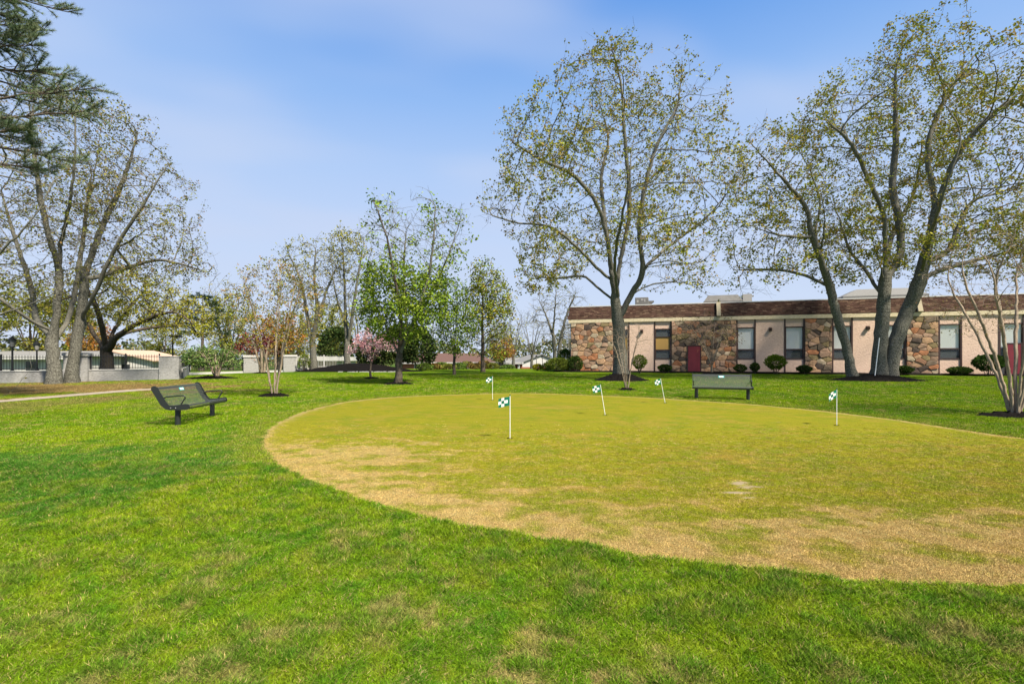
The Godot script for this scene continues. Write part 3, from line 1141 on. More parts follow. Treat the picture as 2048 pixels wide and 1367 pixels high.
func stone_panel(a: float, b: float, sd: int, warm: float) -> void:
	var r := RandomNumberGenerator.new()
	r.seed = sd
	var bed := part("stone_panel", box_mesh(Vector3(a, -0.35, -0.25), Vector3(b, WALL_HEAD, 0.012)), M.mortar, club)
	var asp := 1.45
	var seeds := PackedVector2Array()
	var y := 0.14
	var row := 0
	while y < WALL_HEAD:
		var rh := r.randf_range(0.28, 0.38)
		var x := a - r.randf_range(0.0, 0.5)
		while x < b + 0.3:
			var w := r.randf_range(0.26, 0.80)
			seeds.append(Vector2(x + w * r.randf_range(0.3, 0.7), y + r.randf_range(-0.17, 0.17)))
			x += w
		y += rh
		row += 1
	for k in seeds.size():
		var s := seeds[k]
		var poly := PackedVector2Array([Vector2(a + 0.01, 0.0), Vector2(b - 0.01, 0.0), Vector2(b - 0.01, WALL_HEAD - 0.01), Vector2(a + 0.01, WALL_HEAD - 0.01)])
		for j in seeds.size():
			if j == k or absf(seeds[j].x - s.x) > 1.7 or absf(seeds[j].y - s.y) > 1.3: continue
			var m := Vector2((s.x + seeds[j].x) * 0.5, (s.y + seeds[j].y) * 0.5)
			var nv := Vector2(seeds[j].x - s.x, (seeds[j].y - s.y) * asp * asp)
			var out := PackedVector2Array()
			for q in poly.size():
				var p0 := poly[q]
				var p1 := poly[(q + 1) % poly.size()]
				var d0 := (p0 - m).dot(nv)
				var d1 := (p1 - m).dot(nv)
				if d0 <= 0.0: out.append(p0)
				if (d0 < 0.0) != (d1 < 0.0) and absf(d0 - d1) > 1e-9:
					out.append(p0.lerp(p1, d0 / (d0 - d1)))
			poly = out
			if poly.size() < 3: break
		if poly.size() < 3: continue
		var ins := Geometry2D.offset_polygon(poly, -0.009)
		if ins.is_empty(): continue
		poly = ins[0]
		# round the corners: cut each one
		var cut := PackedVector2Array()
		for q in poly.size():
			var p := poly[q]
			var pl := poly[posmod(q - 1, poly.size())]
			var pn := poly[(q + 1) % poly.size()]
			cut.append(p.lerp(pl, minf(0.3, 0.028 / maxf(0.01, p.distance_to(pl)))))
			cut.append(p.lerp(pn, minf(0.3, 0.028 / maxf(0.01, p.distance_to(pn)))))
		var c := Vector2.ZERO
		for p in cut: c += p
		c /= cut.size()
		var proud := r.randf_range(0.045, 0.10)
		var tilt := Vector2(r.randf_range(-0.05, 0.05), r.randf_range(-0.05, 0.05))
		var bb := mb()
		var r0 := []
		var r1 := []
		var r2 := []
		for p in cut:
			r0.append(Vector3(p.x, p.y, 0.0))
			r1.append(Vector3(p.x, p.y, proud - 0.022 + (p - c).dot(tilt)))
			var e := c + (p - c) * 0.90
			r2.append(Vector3(e.x, e.y, proud + (e - c).dot(tilt) + r.randf_range(-0.006, 0.006)))
		var mid := Vector3(c.x, c.y, proud + 0.008)
		for q in cut.size():
			var w := (q + 1) % cut.size()
			bb.quad(r0[q], r1[q], r1[w], r0[w])
			bb.quad(r1[q], r2[q], r2[w], r1[w])
			bb.tri(r2[q], mid, r2[w])
		var pick := 0
		var t := r.randf()
		if t < warm: pick = [0, 1, 4, 6, 0][r.randi() % 5]
		else: pick = [2, 3, 5, 7, 2, 6][r.randi() % 6]
		part("stone", bb.mesh(), M.stones[pick], bed)

func window_bay(a: float, b: float, gold: bool) -> void:
	var top := 3.39
	var sill := 1.03
	var split := 1.73
	part("head_panel", box_mesh(Vector3(a + 0.05, top + 0.001, -0.22), Vector3(b - 0.05, WALL_HEAD, -0.03)), M.stucco, club)
	part("sill_panel", box_mesh(Vector3(a + 0.05, -0.35, -0.22), Vector3(b - 0.05, sill - 0.001, -0.03)), M.stucco, club)
	for x in [a, b]:
		part("mullion", box_mesh(Vector3(x - 0.05, -0.34, -0.23), Vector3(x + 0.05, WALL_HEAD - 0.003, 0.02)), M.frame, club)
	var f := mb()
	var x0 := a + 0.051
	var x1 := b - 0.051
	f.box(Vector3(x0, sill, -0.14), Vector3(x1, sill + 0.075, -0.005))
	f.box(Vector3(x0, top - 0.08, -0.14), Vector3(x1, top, -0.005))
	f.box(Vector3(x0, split - 0.045, -0.14), Vector3(x1, split + 0.045, -0.012))
	if gold:
		f.box(Vector3(x0, 2.72, -0.14), Vector3(x1, 2.78, -0.012))
	for e in [x0, x1 - 0.04]:
		f.box(Vector3(e, sill + 0.076, -0.13), Vector3(e + 0.04, top - 0.081, -0.014))
	var w := part("window", f.mesh(), M.frame, club)
	if gold:
		part("panel", box_mesh(Vector3(x0 + 0.042, split + 0.046, -0.10), Vector3(x1 - 0.042, 2.719, -0.05)), M.gold, w)
		part("pane", box_mesh(Vector3(x0 + 0.042, 2.781, -0.075), Vector3(x1 - 0.042, top - 0.081, -0.069)), M.glass, w)
	else:
		part("pane", box_mesh(Vector3(x0 + 0.042, split + 0.046, -0.075), Vector3(x1 - 0.042, top - 0.081, -0.069)), M.glass, w)
		var bl := mb()
		var n := 12
		for k in n:
			var u0 := lerpf(x0 + 0.045, x1 - 0.045, float(k) / n)
			var u1 := lerpf(x0 + 0.045, x1 - 0.045, (k + 0.96) / n)
			bl.obox(Vector3((u0 + u1) / 2, (split + top) / 2, -0.105), Vector3((u1 - u0) / 2, 0, 0.010), Vector3(0, (top - split) / 2 - 0.05, 0), Vector3(-0.001, 0, 0.002))
		part("blind", bl.mesh(), M.blind, w)
	part("pane", box_mesh(Vector3(x0 + 0.042, sill + 0.076, -0.075), Vector3(x1 - 0.042, split - 0.046, -0.069)), M.glass, w)

func clubhouse() -> void:
	var dir := Vector3(0.958, 0, 0.286).normalized()
	var door_p := Vector3(13.83, 0.40, -38.0)
	club = thing("clubhouse", "long low clubhouse with stone panels, pink stucco and brown shingled mansard roof", "building", door_p - dir * 9.507, -atan2(0.286, 0.958))
	var len := 40.0
	var stones := [[1142, 1226, 5, 0.74], [1343, 1473, 6, 0.52], [1609.5, 1664.5, 7, 0.42], [1812.5, 1877, 8, 0.46]]
	for s in stones:
		if s[0] == 1343:   # door opening inside the middle panel
			var a := along(1343)
			var b := along(1473)
			stone_panel(a, b, s[2], s[3])
		else:
			stone_panel(along(s[0]), along(s[1]), s[2], s[3])
	for w in [[1227, 1258, true], [1309.5, 1342, true], [1474, 1510.5, false], [1570, 1608.5, false], [1665.5, 1704.5, false], [1774, 1811.5, false], [1878, 1923, false], [1999, 2048, false]]:
		window_bay(along(w[0]), along(w[1]), w[2])
	for s in [[1258, 1309.5], [1510.5, 1570], [1704.5, 1774], [1923, 1999]]:
		part("stucco_panel", box_mesh(Vector3(along(s[0]) + 0.05, -0.35, -0.22), Vector3(along(s[1]) - 0.05, WALL_HEAD, 0.0)), M.stucco, club)
	part("stucco_panel", box_mesh(Vector3(along(2048) + 0.05, -0.35, -0.22), Vector3(len, WALL_HEAD, 0.0)), M.stucco, club)
	# rest of the shell
	var sh := mb()
	sh.box(Vector3(0.0, -0.35, -16.0), Vector3(0.22, WALL_HEAD, -0.251))
	sh.box(Vector3(len - 0.22, -0.35, -16.0), Vector3(len, WALL_HEAD, -0.23))
	sh.box(Vector3(0.221, -0.35, -16.2), Vector3(len - 0.221, WALL_HEAD, -16.0))
	part("wall", sh.mesh(), M.stucco, club)
	part("dark_backing", box_mesh(Vector3(0.3, -0.3, -1.6), Vector3(len - 0.3, WALL_HEAD, -1.4)), M.dark_room, club)  # backing behind the panes, the unlit room's shade put into its near-black colour
	part("floor_slab", box_mesh(Vector3(0.23, -0.30, -15.9), Vector3(len - 0.23, -0.02, -0.26)), M.dark_room, club)
	# doors
	for e in [[1374.5, 1402.5, 0.0], [2011, 2043, 0.0]]:
		var a := along(e[0])
		var b := along(e[1])
		var dr := part("door", soft_box(Vector3(a + 0.06, 0.0, -0.02), Vector3(b - 0.06, 2.02, 0.105), 0.01), M.red_door, club)
		var fr := mb()
		fr.box(Vector3(a, -0.02, -0.02), Vector3(a + 0.058, 2.09, 0.12))
		fr.box(Vector3(b - 0.058, -0.02, -0.02), Vector3(b, 2.09, 0.12))
		fr.box(Vector3(a + 0.059, 2.022, -0.02), Vector3(b - 0.059, 2.09, 0.12))
		part("frame", fr.mesh(), M.frame, dr)
		part("handle", rod([Vector3(a + 0.13, 0.95, 0.10), Vector3(a + 0.13, 0.95, 0.15), Vector3(a + 0.13, 1.08, 0.15)], 0.010), M.unit_grey, dr)
	# fascia band, soffit, mansard
	part("fascia", box_mesh(Vector3(-0.10, WALL_HEAD + 0.002, -16.3), Vector3(len + 0.1, EAVE, 0.085)), M.fascia, club)
	var roof := mb()
	roof.box(Vector3(-0.05, EAVE + 0.002, -16.0), Vector3(len, ROOF_TOP - 0.08, -0.62))
	var rf := part("roof", roof.mesh(), M.tar, club)
	var r := RandomNumberGenerator.new()
	r.seed = 91
	var tabs := mb(true)
	var courses := 11
	var e0 := Vector3(0, EAVE + 0.02, 0.075)
	var e1 := Vector3(0, ROOF_TOP - 0.03, -0.34)
	var up := (e1 - e0).normalized()
	var outv := Vector3(0, 0.47, 1.05).normalized()
	tabs.tint = vc(0.03, 0.02, 0.016)
	tabs.obox(Vector3(len / 2, (e0.y + e1.y) / 2, (e0.z + e1.z) / 2) - outv * 0.10, Vector3(len / 2 + 0.1, 0, 0), up * (e0.distance_to(e1) / 2), outv * 0.05)
	# left hip end
	tabs.obox(Vector3(-0.02, (e0.y + e1.y) / 2, -8.2), Vector3(0.04, 0, 0), Vector3(0.12, e0.distance_to(e1) / 2 - 0.02, 0), Vector3(0, 0, 7.9))
	for k in courses:
		var t := float(k) / courses
		var q := e0.lerp(e1, t)
		var hgt := e0.distance_to(e1) / courses
		var x := -0.12 + t * 0.2 - r.randf() * 0.2
		while x < len:
			var w := r.randf_range(0.16, 0.36)
			var v := r.randf_range(0.7, 1.3)
			tabs.tint = vc(0.062 * v, 0.036 * v, 0.027 * v) if r.randf() < 0.75 else vc(0.10 * v, 0.065 * v, 0.045 * v)
			var th := r.randf_range(0.006, 0.014)
			var c := Vector3(x + w / 2, q.y, q.z) + up * (hgt * 0.55 + r.randf_range(-0.008, 0.008)) + outv * (th * 0.5)
			tabs.obox(c, Vector3(w / 2 - 0.004, 0, 0), up * hgt * 0.56 - outv * 0.012, outv * th)
			x += w
	var tb := part("shingles", tabs.mesh(), M.shingle, rf)
	tb.set_meta("kind", "stuff")
	part("roof_edge", box_mesh(Vector3(-0.0, ROOF_TOP - 0.03, -0.60), Vector3(len, ROOF_TOP + 0.03, -0.30)), M.roof_edge, rf)
	for px in [1437.5, 1839.0]:
		var s := along(px)
		var lead := mb()
		lead.obox(Vector3(s, (EAVE + ROOF_TOP) / 2 + 0.01, -0.03), Vector3(0.14, 0, 0), up * 0.58, outv * 0.08)
		part("scupper_leader", lead.mesh(), M.leader, rf)
	for px in [1284, 1541, 1736]:
		var s := along(px)
		var lm := mb()
		lm.box(Vector3(s - 0.10, 3.06, 0.001), Vector3(s + 0.10, 3.34, 0.03))
		lm.obox(Vector3(s, 3.20, 0.10), Vector3(0.085, 0, 0), Vector3(0, 0.10, 0.02), Vector3(0, -0.02, 0.07))
		var wl := part("wall_lamp", lm.mesh(), M.frame, club)
		part("lens", box_mesh(Vector3(s - 0.07, 3.075, 0.06), Vector3(s + 0.07, 3.092, 0.15)), M.lens, wl)

func rooftop() -> void:
	var z_axis := club.global_transform.basis
	var spot := func(px: float, back: float) -> Vector3:
		# place on the roof: along the facade, then back from it
		var d0 := 38.0
		for k in 30:
			var s := along(px) + 0.0
			var p := club.position + z_axis.x * s - z_axis.z * back
			d0 = -p.z
		var kx := (px - CX) / FOC
		# slide along the facade until the column matches
		var s2 := along(px)
		for k in 30:
			var p := club.position + z_axis.x * s2 - z_axis.z * back
			s2 += (kx * -p.z - p.x) * 0.8
		return club.position + z_axis.x * s2 - z_axis.z * back
	var turn := club.rotation.y
	var top := 0.40 + ROOF_TOP - 0.08
	# box with louvred openings
	var p: Vector3 = spot.call(1284, 4.0)
	var t := thing("rooftop_unit", "small grey box-shaped air unit on the roof behind the big tree", "air unit", Vector3(p.x, top, p.z), turn)
	part("housing", soft_box(Vector3(-0.55, 0, -0.5), Vector3(0.55, 1.05, 0.5), 0.03), M.unit_grey, t)
	for q in [[-0.42, 0.62, 0.16, 0.22], [-0.08, 0.78, 0.22, 0.14], [0.2, 0.66, 0.1, 0.26], [0.18, 0.3, 0.14, 0.14], [0.18, 0.06, 0.13, 0.12]]:
		part("access_plate", box_mesh(Vector3(q[0], q[1], 0.501), Vector3(q[0] + q[2], q[1] + q[3], 0.512)), M.unit_pale, t)
	part("hood", mesh_wedge(Vector3(0.552, 0.35, -0.4), Vector3(1.0, 0.75, 0.4)), M.unit_grey, t)
	# low volume with sloped end
	p = spot.call(1445, 5.0)
	t = thing("rooftop_duct", "long low grey duct housing on the clubhouse roof above the shingles", "air unit", Vector3(p.x, top, p.z), turn)
	part("housing", mesh_hip(3.0, 1.2, 1.15, 0.35), M.unit_grey, t)
	part("panel", box_mesh(Vector3(1.52, 0, -0.5), Vector3(2.2, 1.15, 0.5)), M.unit_pale, t)
	p = spot.call(1757, 5.5)
	t = thing("rooftop_monitor", "wide grey sloping roof monitor behind the double trunked tree", "roof monitor", Vector3(p.x, top, p.z), turn)
	part("housing", mesh_hip(5.6, 2.6, 1.25, 1.1), M.roof_grey, t)
	part("fascia", box_mesh(Vector3(-2.85, 0.0, -1.35), Vector3(2.85, 0.12, 1.35)), M.roof_edge, t)

func mesh_hip(w: float, dp: float, h: float, inset: float) -> ArrayMesh:
	var b := mb()
	var lo := [Vector3(-w / 2, 0.13, dp / 2), Vector3(w / 2, 0.13, dp / 2), Vector3(w / 2, 0.13, -dp / 2), Vector3(-w / 2, 0.13, -dp / 2)]
	var md := []
	var hi := []
	for p in lo:
		md.append(Vector3(p.x, h * 0.55, p.z))
		hi.append(Vector3(signf(p.x) * (w / 2 - inset), h, p.z * 0.55))
	for k in 4:
		var j := (k + 1) % 4
		b.quad(lo[k], md[k], md[j], lo[j])
		b.quad(md[k], hi[k], hi[j], md[j])
	b.quad(hi[0], hi[3], hi[2], hi[1])
	return b.mesh()

func mesh_wedge(lo: Vector3, hi: Vector3) -> ArrayMesh:
	var b := mb()
	var p := [Vector3(lo.x, lo.y, lo.z), Vector3(hi.x, hi.y - 0.04, lo.z), Vector3(hi.x, hi.y, lo.z), Vector3(lo.x, hi.y, lo.z)]
	var q := []
	for v in p: q.append(Vector3(v.x, v.y, hi.z))
	b.quad(p[0], p[1], p[2], p[3])
	b.quad(q[1], q[0], q[3], q[2])
	for k in 4:
		b.quad(p[k], q[k], q[(k + 1) % 4], p[(k + 1) % 4])
	return b.mesh()

# ---------------------------------------------------------------- pool wall and railings
func pool_wall() -> void:
	var w := thing("pool_wall", "pale grey rendered dwarf wall with capped piers round the pool", "wall")
	var base_y := func(p: Vector3) -> float: return H(p.x, p.z)
	var A := on(-330, 24.0)
	var B := on(0, 26.0)
	var C := on(131, 26.8)
	var D := on(179, 27.1)
	var E := on(320, 28.2)
	var F := on(360, 28.5)
	var G := on(374, 36.0)
	var Hh := on(486, 40.0)
	var I := on(516, 40.6)
	var J := on(566, 41.4)
	var K := on(592, 41.9)
	var run := func(p: Vector3, q: Vector3, hgt: float, thick: float, m: Material, called: String, up0: float, over: float) -> void:
		var d := (q - p)
		d.y = 0.0
		var l := d.length()
		d = d.normalized()
		var nrm := Vector3(-d.z, 0, d.x)
		var y := (p.y + q.y) / 2.0
		var b := mb()
		b.obox(Vector3((p.x + q.x) / 2, y + (up0 + hgt) / 2.0, (p.z + q.z) / 2), d * (l / 2 + over), Vector3(0, (hgt - up0) / 2.0, 0), nrm * thick)
		part(called, b.mesh(), m, w)
	for s in [[A, B], [B, C], [D, E]]:
		run.call(s[0], s[1], 0.60, 0.11, M.wall_grey, "wall_panel", -0.4, -0.002)
		run.call(s[0], s[1], 0.645, 0.14, M.cap_white, "coping", 0.602, -0.003)
	run.call(C, D, 1.40, 0.24, M.wall_grey, "pier", -0.4, 0.0)
	run.call(C, D, 1.58, 0.30, M.cap_white, "pier_cap", 1.402, 0.05)
	run.call(E, F, 1.30, 0.24, M.wall_grey, "pier", -0.4, 0.0)
	run.call(E, F, 1.345, 0.27, M.cap_white, "pier_cap", 1.302, 0.03)
	run.call(F + (G - F) * 0.05, G, 0.62, 0.11, M.wall_grey, "wall_panel", -0.4, 0.0)
	run.call(Hh, I, 1.25, 0.24, M.wall_grey, "pier", -0.4, 0.0)
	run.call(Hh, I, 1.42, 0.30, M.cap_white, "pier_cap", 1.252, 0.05)
	run.call(J, K, 1.25, 0.24, M.wall_grey, "pier", -0.4, 0.0)
	run.call(J, K, 1.42, 0.30, M.cap_white, "pier_cap", 1.252, 0.05)
	run.call(G + (Hh - G) * 0.01, Hh, 0.16, 0.11, M.cap_white, "coping", -0.4, -0.02)
	run.call(I, J, 0.16, 0.11, M.cap_white, "coping", -0.4, -0.02)
	var far_end := on(700, 44.5)
	run.call(K, far_end, 0.30, 0.11, M.wall_grey, "coping", -0.4, -0.02)
	railing(A, B, 0.65, 1.46, "black iron railing at the far end of the dwarf wall beside the twin trees")
	railing(B, C, 0.65, 1.46, "black iron railing above the dwarf wall behind the twin tree trunks")
	railing(D, E, 0.65, 1.46, "black iron railing between the capped pier and the corner pier")
	railing(F + (G - F) * 0.06, G, 0.66, 1.3, "short black railing on the wall return behind the corner pier")
	railing(G + (Hh - G) * 0.03, Hh, 0.18, 1.30, "black railing behind the leafy vase-shaped bush")
	railing(I, J, 0.18, 1.30, "black railing between the two farther capped piers")
	railing(K, far_end, 0.32, 1.36, "white railing in front of the white pool house", M.cap_white)

func railing(p: Vector3, q: Vector3, y0: float, y1: float, label: String, m: Material = null) -> void:
	if m == null: m = M.iron
	var d := q - p
	d.y = 0.0
	var l := d.length()
	d = d.normalized()
	var t := thing("fence_panel", label, "fence", Vector3(p.x, (p.y + q.y) / 2.0, p.z), atan2(-d.z, d.x))
	part("rail", box_mesh(Vector3(0.04, y0 + 0.06, -0.016), Vector3(l - 0.04, y0 + 0.095, 0.016)), m, t)
	part("rail", box_mesh(Vector3(0.04, y1 - 0.13, -0.016), Vector3(l - 0.04, y1 - 0.095, 0.016)), m, t)
	var pk := box_mesh(Vector3(-0.009, y0 + 0.03, -0.009), Vector3(0.009, y1, 0.009))
	var po := soft_box(Vector3(-0.032, y0 - 0.01, -0.032), Vector3(0.032, y1 + 0.05, 0.032), 0.008)
	var n := maxi(1, roundi(l / 1.95))
	for k in n + 1:
		part("post", po, m, t, Transform3D(Basis.IDENTITY, Vector3(clampf(l * k / n, 0.04, l - 0.04), 0, 0)))
	var x := 0.14
	while x < l - 0.08:
		part("picket", pk, m, t, Transform3D(Basis.IDENTITY, Vector3(x, 0, 0)))
		x += 0.128

func lamp_post(at: Vector3, tall: float, label: String, kind: int) -> void:
	var t := thing("lamp_post", label, "lamp post", at)
	var b := mb(false, true)
	b.tube(PackedVector3Array([Vector3.ZERO, Vector3(0, 0.5, 0), Vector3(0, 0.62, 0), Vector3(0, tall, 0)]), PackedFloat32Array([0.16, 0.12, 0.06, 0.045]), 10)
	part("post", b.mesh(), M.iron, t)
	if kind == 0:
		var h := mb(false, true)
		h.tube(PackedVector3Array([Vector3(0, tall, 0), Vector3(0, tall + 0.08, 0)]), PackedFloat32Array([0.07, 0.16]), 8)
		h.tube(PackedVector3Array([Vector3(0, tall + 0.46, 0), Vector3(0, tall + 0.5, 0), Vector3(0, tall + 0.62, 0), Vector3(0, tall + 0.7, 0)]), PackedFloat32Array([0.26, 0.22, 0.08, 0.02]), 8)
		for k in 4:
			var a := TAU * k / 4.0
			h.tube(PackedVector3Array([Vector3(cos(a) * 0.13, tall + 0.07, sin(a) * 0.13), Vector3(cos(a) * 0.22, tall + 0.47, sin(a) * 0.22)]), PackedFloat32Array([0.015, 0.015]), 4)
		var hd := part("lantern", h.mesh(), M.iron, t)
		var g := mb(false, true)
		g.tube(PackedVector3Array([Vector3(0, tall + 0.082, 0), Vector3(0, tall + 0.458, 0)]), PackedFloat32Array([0.11, 0.19]), 8)
		part("globe", g.mesh(), M.lens, hd)
	else:
		part("lamp_head", soft_box(Vector3(-0.14, tall - 0.02, -0.25), Vector3(0.55, tall + 0.14, 0.25), 0.04), M.iron, t)

# ---------------------------------------------------------------- benches
func bench(at: Vector3, facing: Vector3, label: String, dip: float) -> void:
	# local: x along the bench, z forward, y up
	var t := thing("park_bench", label, "bench", at, atan2(facing.x, facing.z), "perforated metal benches by the green")
	var half := 0.92
	# seat-and-back profile, front roll to top roll
	var prof := PackedVector2Array([Vector2(0.235, 0.355), Vector2(0.262, 0.385), Vector2(0.262, 0.425), Vector2(0.235, 0.452), Vector2(0.19, 0.455), Vector2(0.09, 0.437), Vector2(-0.02, 0.420), Vector2(-0.12, 0.415), Vector2(-0.18, 0.435), Vector2(-0.225, 0.50), Vector2(-0.27, 0.59), Vector2(-0.315, 0.68), Vector2(-0.36, 0.77), Vector2(-0.395, 0.825), Vector2(-0.435, 0.835), Vector2(-0.465, 0.81), Vector2(-0.46, 0.77)])
	var lens := PackedFloat32Array([0.0])
	for k in range(1, prof.size()): lens.append(lens[k - 1] + prof[k].distance_to(prof[k - 1]))
	var total := lens[lens.size() - 1]
	var at_len := func(s: float) -> Vector3:
		s = clampf(s, 0.0, total)
		for k in range(1, prof.size()):
			if s <= lens[k]:
				var q := prof[k - 1].lerp(prof[k], (s - lens[k - 1]) / (lens[k] - lens[k - 1]))
				return Vector3(0, q.y, q.x)
		return Vector3(0, prof[prof.size() - 1].y, prof[prof.size() - 1].x)
	if not M.has("bench_sheet"):
		var b := mb()
		var pitch := 0.05
		var steps := 44
		var wd := 0.0050
		for fam in [-1.0, 1.0]:
			var o := -half - total - 0.1
			while o < half + total + 0.1:
				var prev := Vector3.INF
				for k in steps + 1:
					var s := total * k / steps
					var x: float = o + fam * (s - (total if fam < 0 else 0.0)) * 0.62 + (0.0)
					var p: Vector3 = at_len.call(s)
					p.x = x
					if absf(x) <= half:
						if prev != Vector3.INF:
							var e := Vector3(wd * 1.6, 0, 0)
							b.quad(prev - e, prev + e, p + e, p - e)
						prev = p
					else:
						prev = Vector3.INF
				o += pitch
		# solid hems at both long edges
		for s in [[0.0, 0.05], [total - 0.05, total]]:
			for k in 3:
				var p: Vector3 = at_len.call(lerpf(s[0], s[1], k / 3.0))
				var q: Vector3 = at_len.call(lerpf(s[0], s[1], (k + 1) / 3.0))
				b.quad(p + Vector3(-half, 0, 0), p + Vector3(half, 0, 0), q + Vector3(half, 0, 0), q + Vector3(-half, 0, 0))
		M.bench_sheet = b.mesh()
		# end plate: outline with thickness
		var e2 := PackedVector2Array()
		for q in [[0.20, 0.345], [0.262, 0.36], [0.285, 0.41], [0.26, 0.465], [0.20, 0.475], [-0.02, 0.445], [-0.13, 0.445], [-0.20, 0.53], [-0.36, 0.83], [-0.42, 0.865], [-0.48, 0.845], [-0.49, 0.785], [-0.30, 0.45], [-0.20, 0.36], [-0.12, 0.34]]:
			e2.append(Vector2(q[0], q[1]))
		var eb := mb()
		var tri := Geometry2D.triangulate_polygon(e2)
		for sgn in [-0.006, 0.006]:
			for k in range(0, tri.size(), 3):
				eb.tri(Vector3(sgn, e2[tri[k]].y, e2[tri[k]].x), Vector3(sgn, e2[tri[k + 1]].y, e2[tri[k + 1]].x), Vector3(sgn, e2[tri[k + 2]].y, e2[tri[k + 2]].x))
		for k in e2.size():
			var p := e2[k]
			var q := e2[(k + 1) % e2.size()]
			eb.quad(Vector3(-0.006, p.y, p.x), Vector3(0.006, p.y, p.x), Vector3(0.006, q.y, q.x), Vector3(-0.006, q.y, q.x))
		M.bench_end = eb.mesh()
		var arm := []
		for q in [[-0.255, 0.60], [-0.20, 0.625], [0.02, 0.645], [0.13, 0.65], [0.165, 0.635], [0.17, 0.60], [0.12, 0.52], [0.085, 0.45]]:
			arm.append(Vector3(0, q[1], q[0]))
		M.bench_arm = rod(arm, 0.015, 8)
	part("perforated_seat", M.bench_sheet, M.bench_mesh, t)
	for s in [-1.0, 1.0]:
		var pl := part("end_plate", M.bench_end, M.bench_black, t, Transform3D(Basis.IDENTITY, Vector3(s * (half + 0.008), 0, 0)))
		for bz in [-0.10, 0.0]:
			part("bolt", bar(Vector3(s * 0.006, 0.39, bz), Vector3(s * 0.012, 0.39, bz), 0.011, 8), M.steel, pl)
		part("armrest", M.bench_arm, M.bench_black, t, Transform3D(Basis.IDENTITY, Vector3(s * (half - 0.03), 0, 0)))
		var lx: float = s * 0.80
		var g := at + Basis(Vector3.UP, t.rotation.y) * Vector3(lx, 0, -0.02)
		var floor_y := H(g.x, g.z) - at.y
		var lg := part("leg", bar(Vector3(lx, floor_y - 0.25, -0.02), Vector3(lx, 0.395, -0.02), 0.055, 14), M.bench_black, t)
		part("bracket", box_mesh(Vector3(lx - 0.03, 0.37, -0.17), Vector3(lx + 0.03, 0.405, 0.2)), M.bench_black, lg)
	part("under_rail", box_mesh(Vector3(-half, 0.372, -0.05), Vector3(half, 0.402, -0.01)), M.bench_black, t)
	# small teal plaque with pale, unreadable print
	var bk := (prof[12] - prof[10]).normalized()
	var nrm := Vector3(0, -bk.x, bk.y) * -1.0
	nrm = Vector3(0, 0.447, 0.894)
	var upv := Vector3(0, 0.894, -0.447)
	var c := Vector3(0.0, 0.745, -0.348) + nrm * 0.012
	var pq := mb()
	pq.obox(c, Vector3(0.092, 0, 0), upv * 0.036, nrm * 0.004)
	var plq := part("plaque", pq.mesh(), M.teal, t)
	var ink := mb()
	for q in [[-0.058, 0.006, 0.012, 0.016], [-0.030, 0.006, 0.010, 0.015], [-0.005, 0.006, 0.010, 0.015], [0.020, 0.006, 0.011, 0.015], [0.050, 0.006, 0.013, 0.016], [0.0, -0.022, 0.055, 0.004]]:
		ink.obox(c + nrm * 0.0055 + Vector3(q[0], 0, 0) + upv * q[1], Vector3(q[2], 0, 0), upv * q[3], nrm * 0.001)
	part("print", ink.mesh(), M.white, plq)

# ---------------------------------------------------------------- practice flags
func practice_flag(px: float, py: float, tilt: float, wave: float, droop: float, label: String) -> void:
	var at := hit(px, py)
	at.y += 0.009
	var t := thing("practice_flag", label, "flag", at, 0.0, "practice flags on the putting green")
	var tall := 0.78
	var lean := Vector3(tilt, 1, 0).normalized()
	part("pole", bar(Vector3(0, -0.05, 0), lean * tall, 0.0065, 8), M.white, t)
	part("cap", bar(lean * tall, lean * (tall + 0.025), 0.011, 8), M.flag_green, t)
	var cup := mb(false, true)
	for s in 20:
		var a := TAU * s / 20.0
		for q in [[0.047, 0.0], [0.047, 0.008], [0.054, 0.008], [0.054, 0.0]]:
			cup.add(Vector3(cos(a) * q[0], q[1], sin(a) * q[0]))
	for s in 20:
		for q in 4:
			var p := s * 4 + q
			var p2 := s * 4 + (q + 1) % 4
			var w := ((s + 1) % 20) * 4
			cup.i.append_array(PackedInt32Array([p, w + q, p2, p2, w + q, w + (q + 1) % 4]))
	part("cup_ring", cup.mesh(), M.white, t)
	var fl := mb(true)
	var wdt := 0.235
	var hgt := 0.165
	var nx := 20
	var ny := 12
	var pt := func(u: float, v: float) -> Vector3:
		var x := -u * wdt * (1.0 - 0.12 * absf(wave))
		var y := tall - 0.012 - v * hgt - droop * u * u * 0.5 - u * 0.02
		var z := sin(u * 5.2 + v * 0.8) * 0.022 * wave * u + u * 0.05 * wave
		var p := lean * y
		return p + Vector3(x + 0.02 * droop * v * u, 0, z)
	for a in nx:
		for b in ny:
			var u := a / float(nx)
			var v := b / float(ny)
			var white := false
			if u >= 0.2:
				var ci := int((u + 0.001 - 0.2) / 0.2667)
				var ri := int((v + 0.001) * 3.0)
				white = (ci + ri) % 2 == 1
			fl.tint = Color(0.72, 0.73, 0.70) if white else Color(0.010, 0.115, 0.07)
			fl.quad(pt.call(u, v), pt.call(u + 1.0 / nx, v), pt.call(u + 1.0 / nx, v + 1.0 / ny), pt.call(u, v + 1.0 / ny))
	part("flag", fl.mesh(), M.print, t)

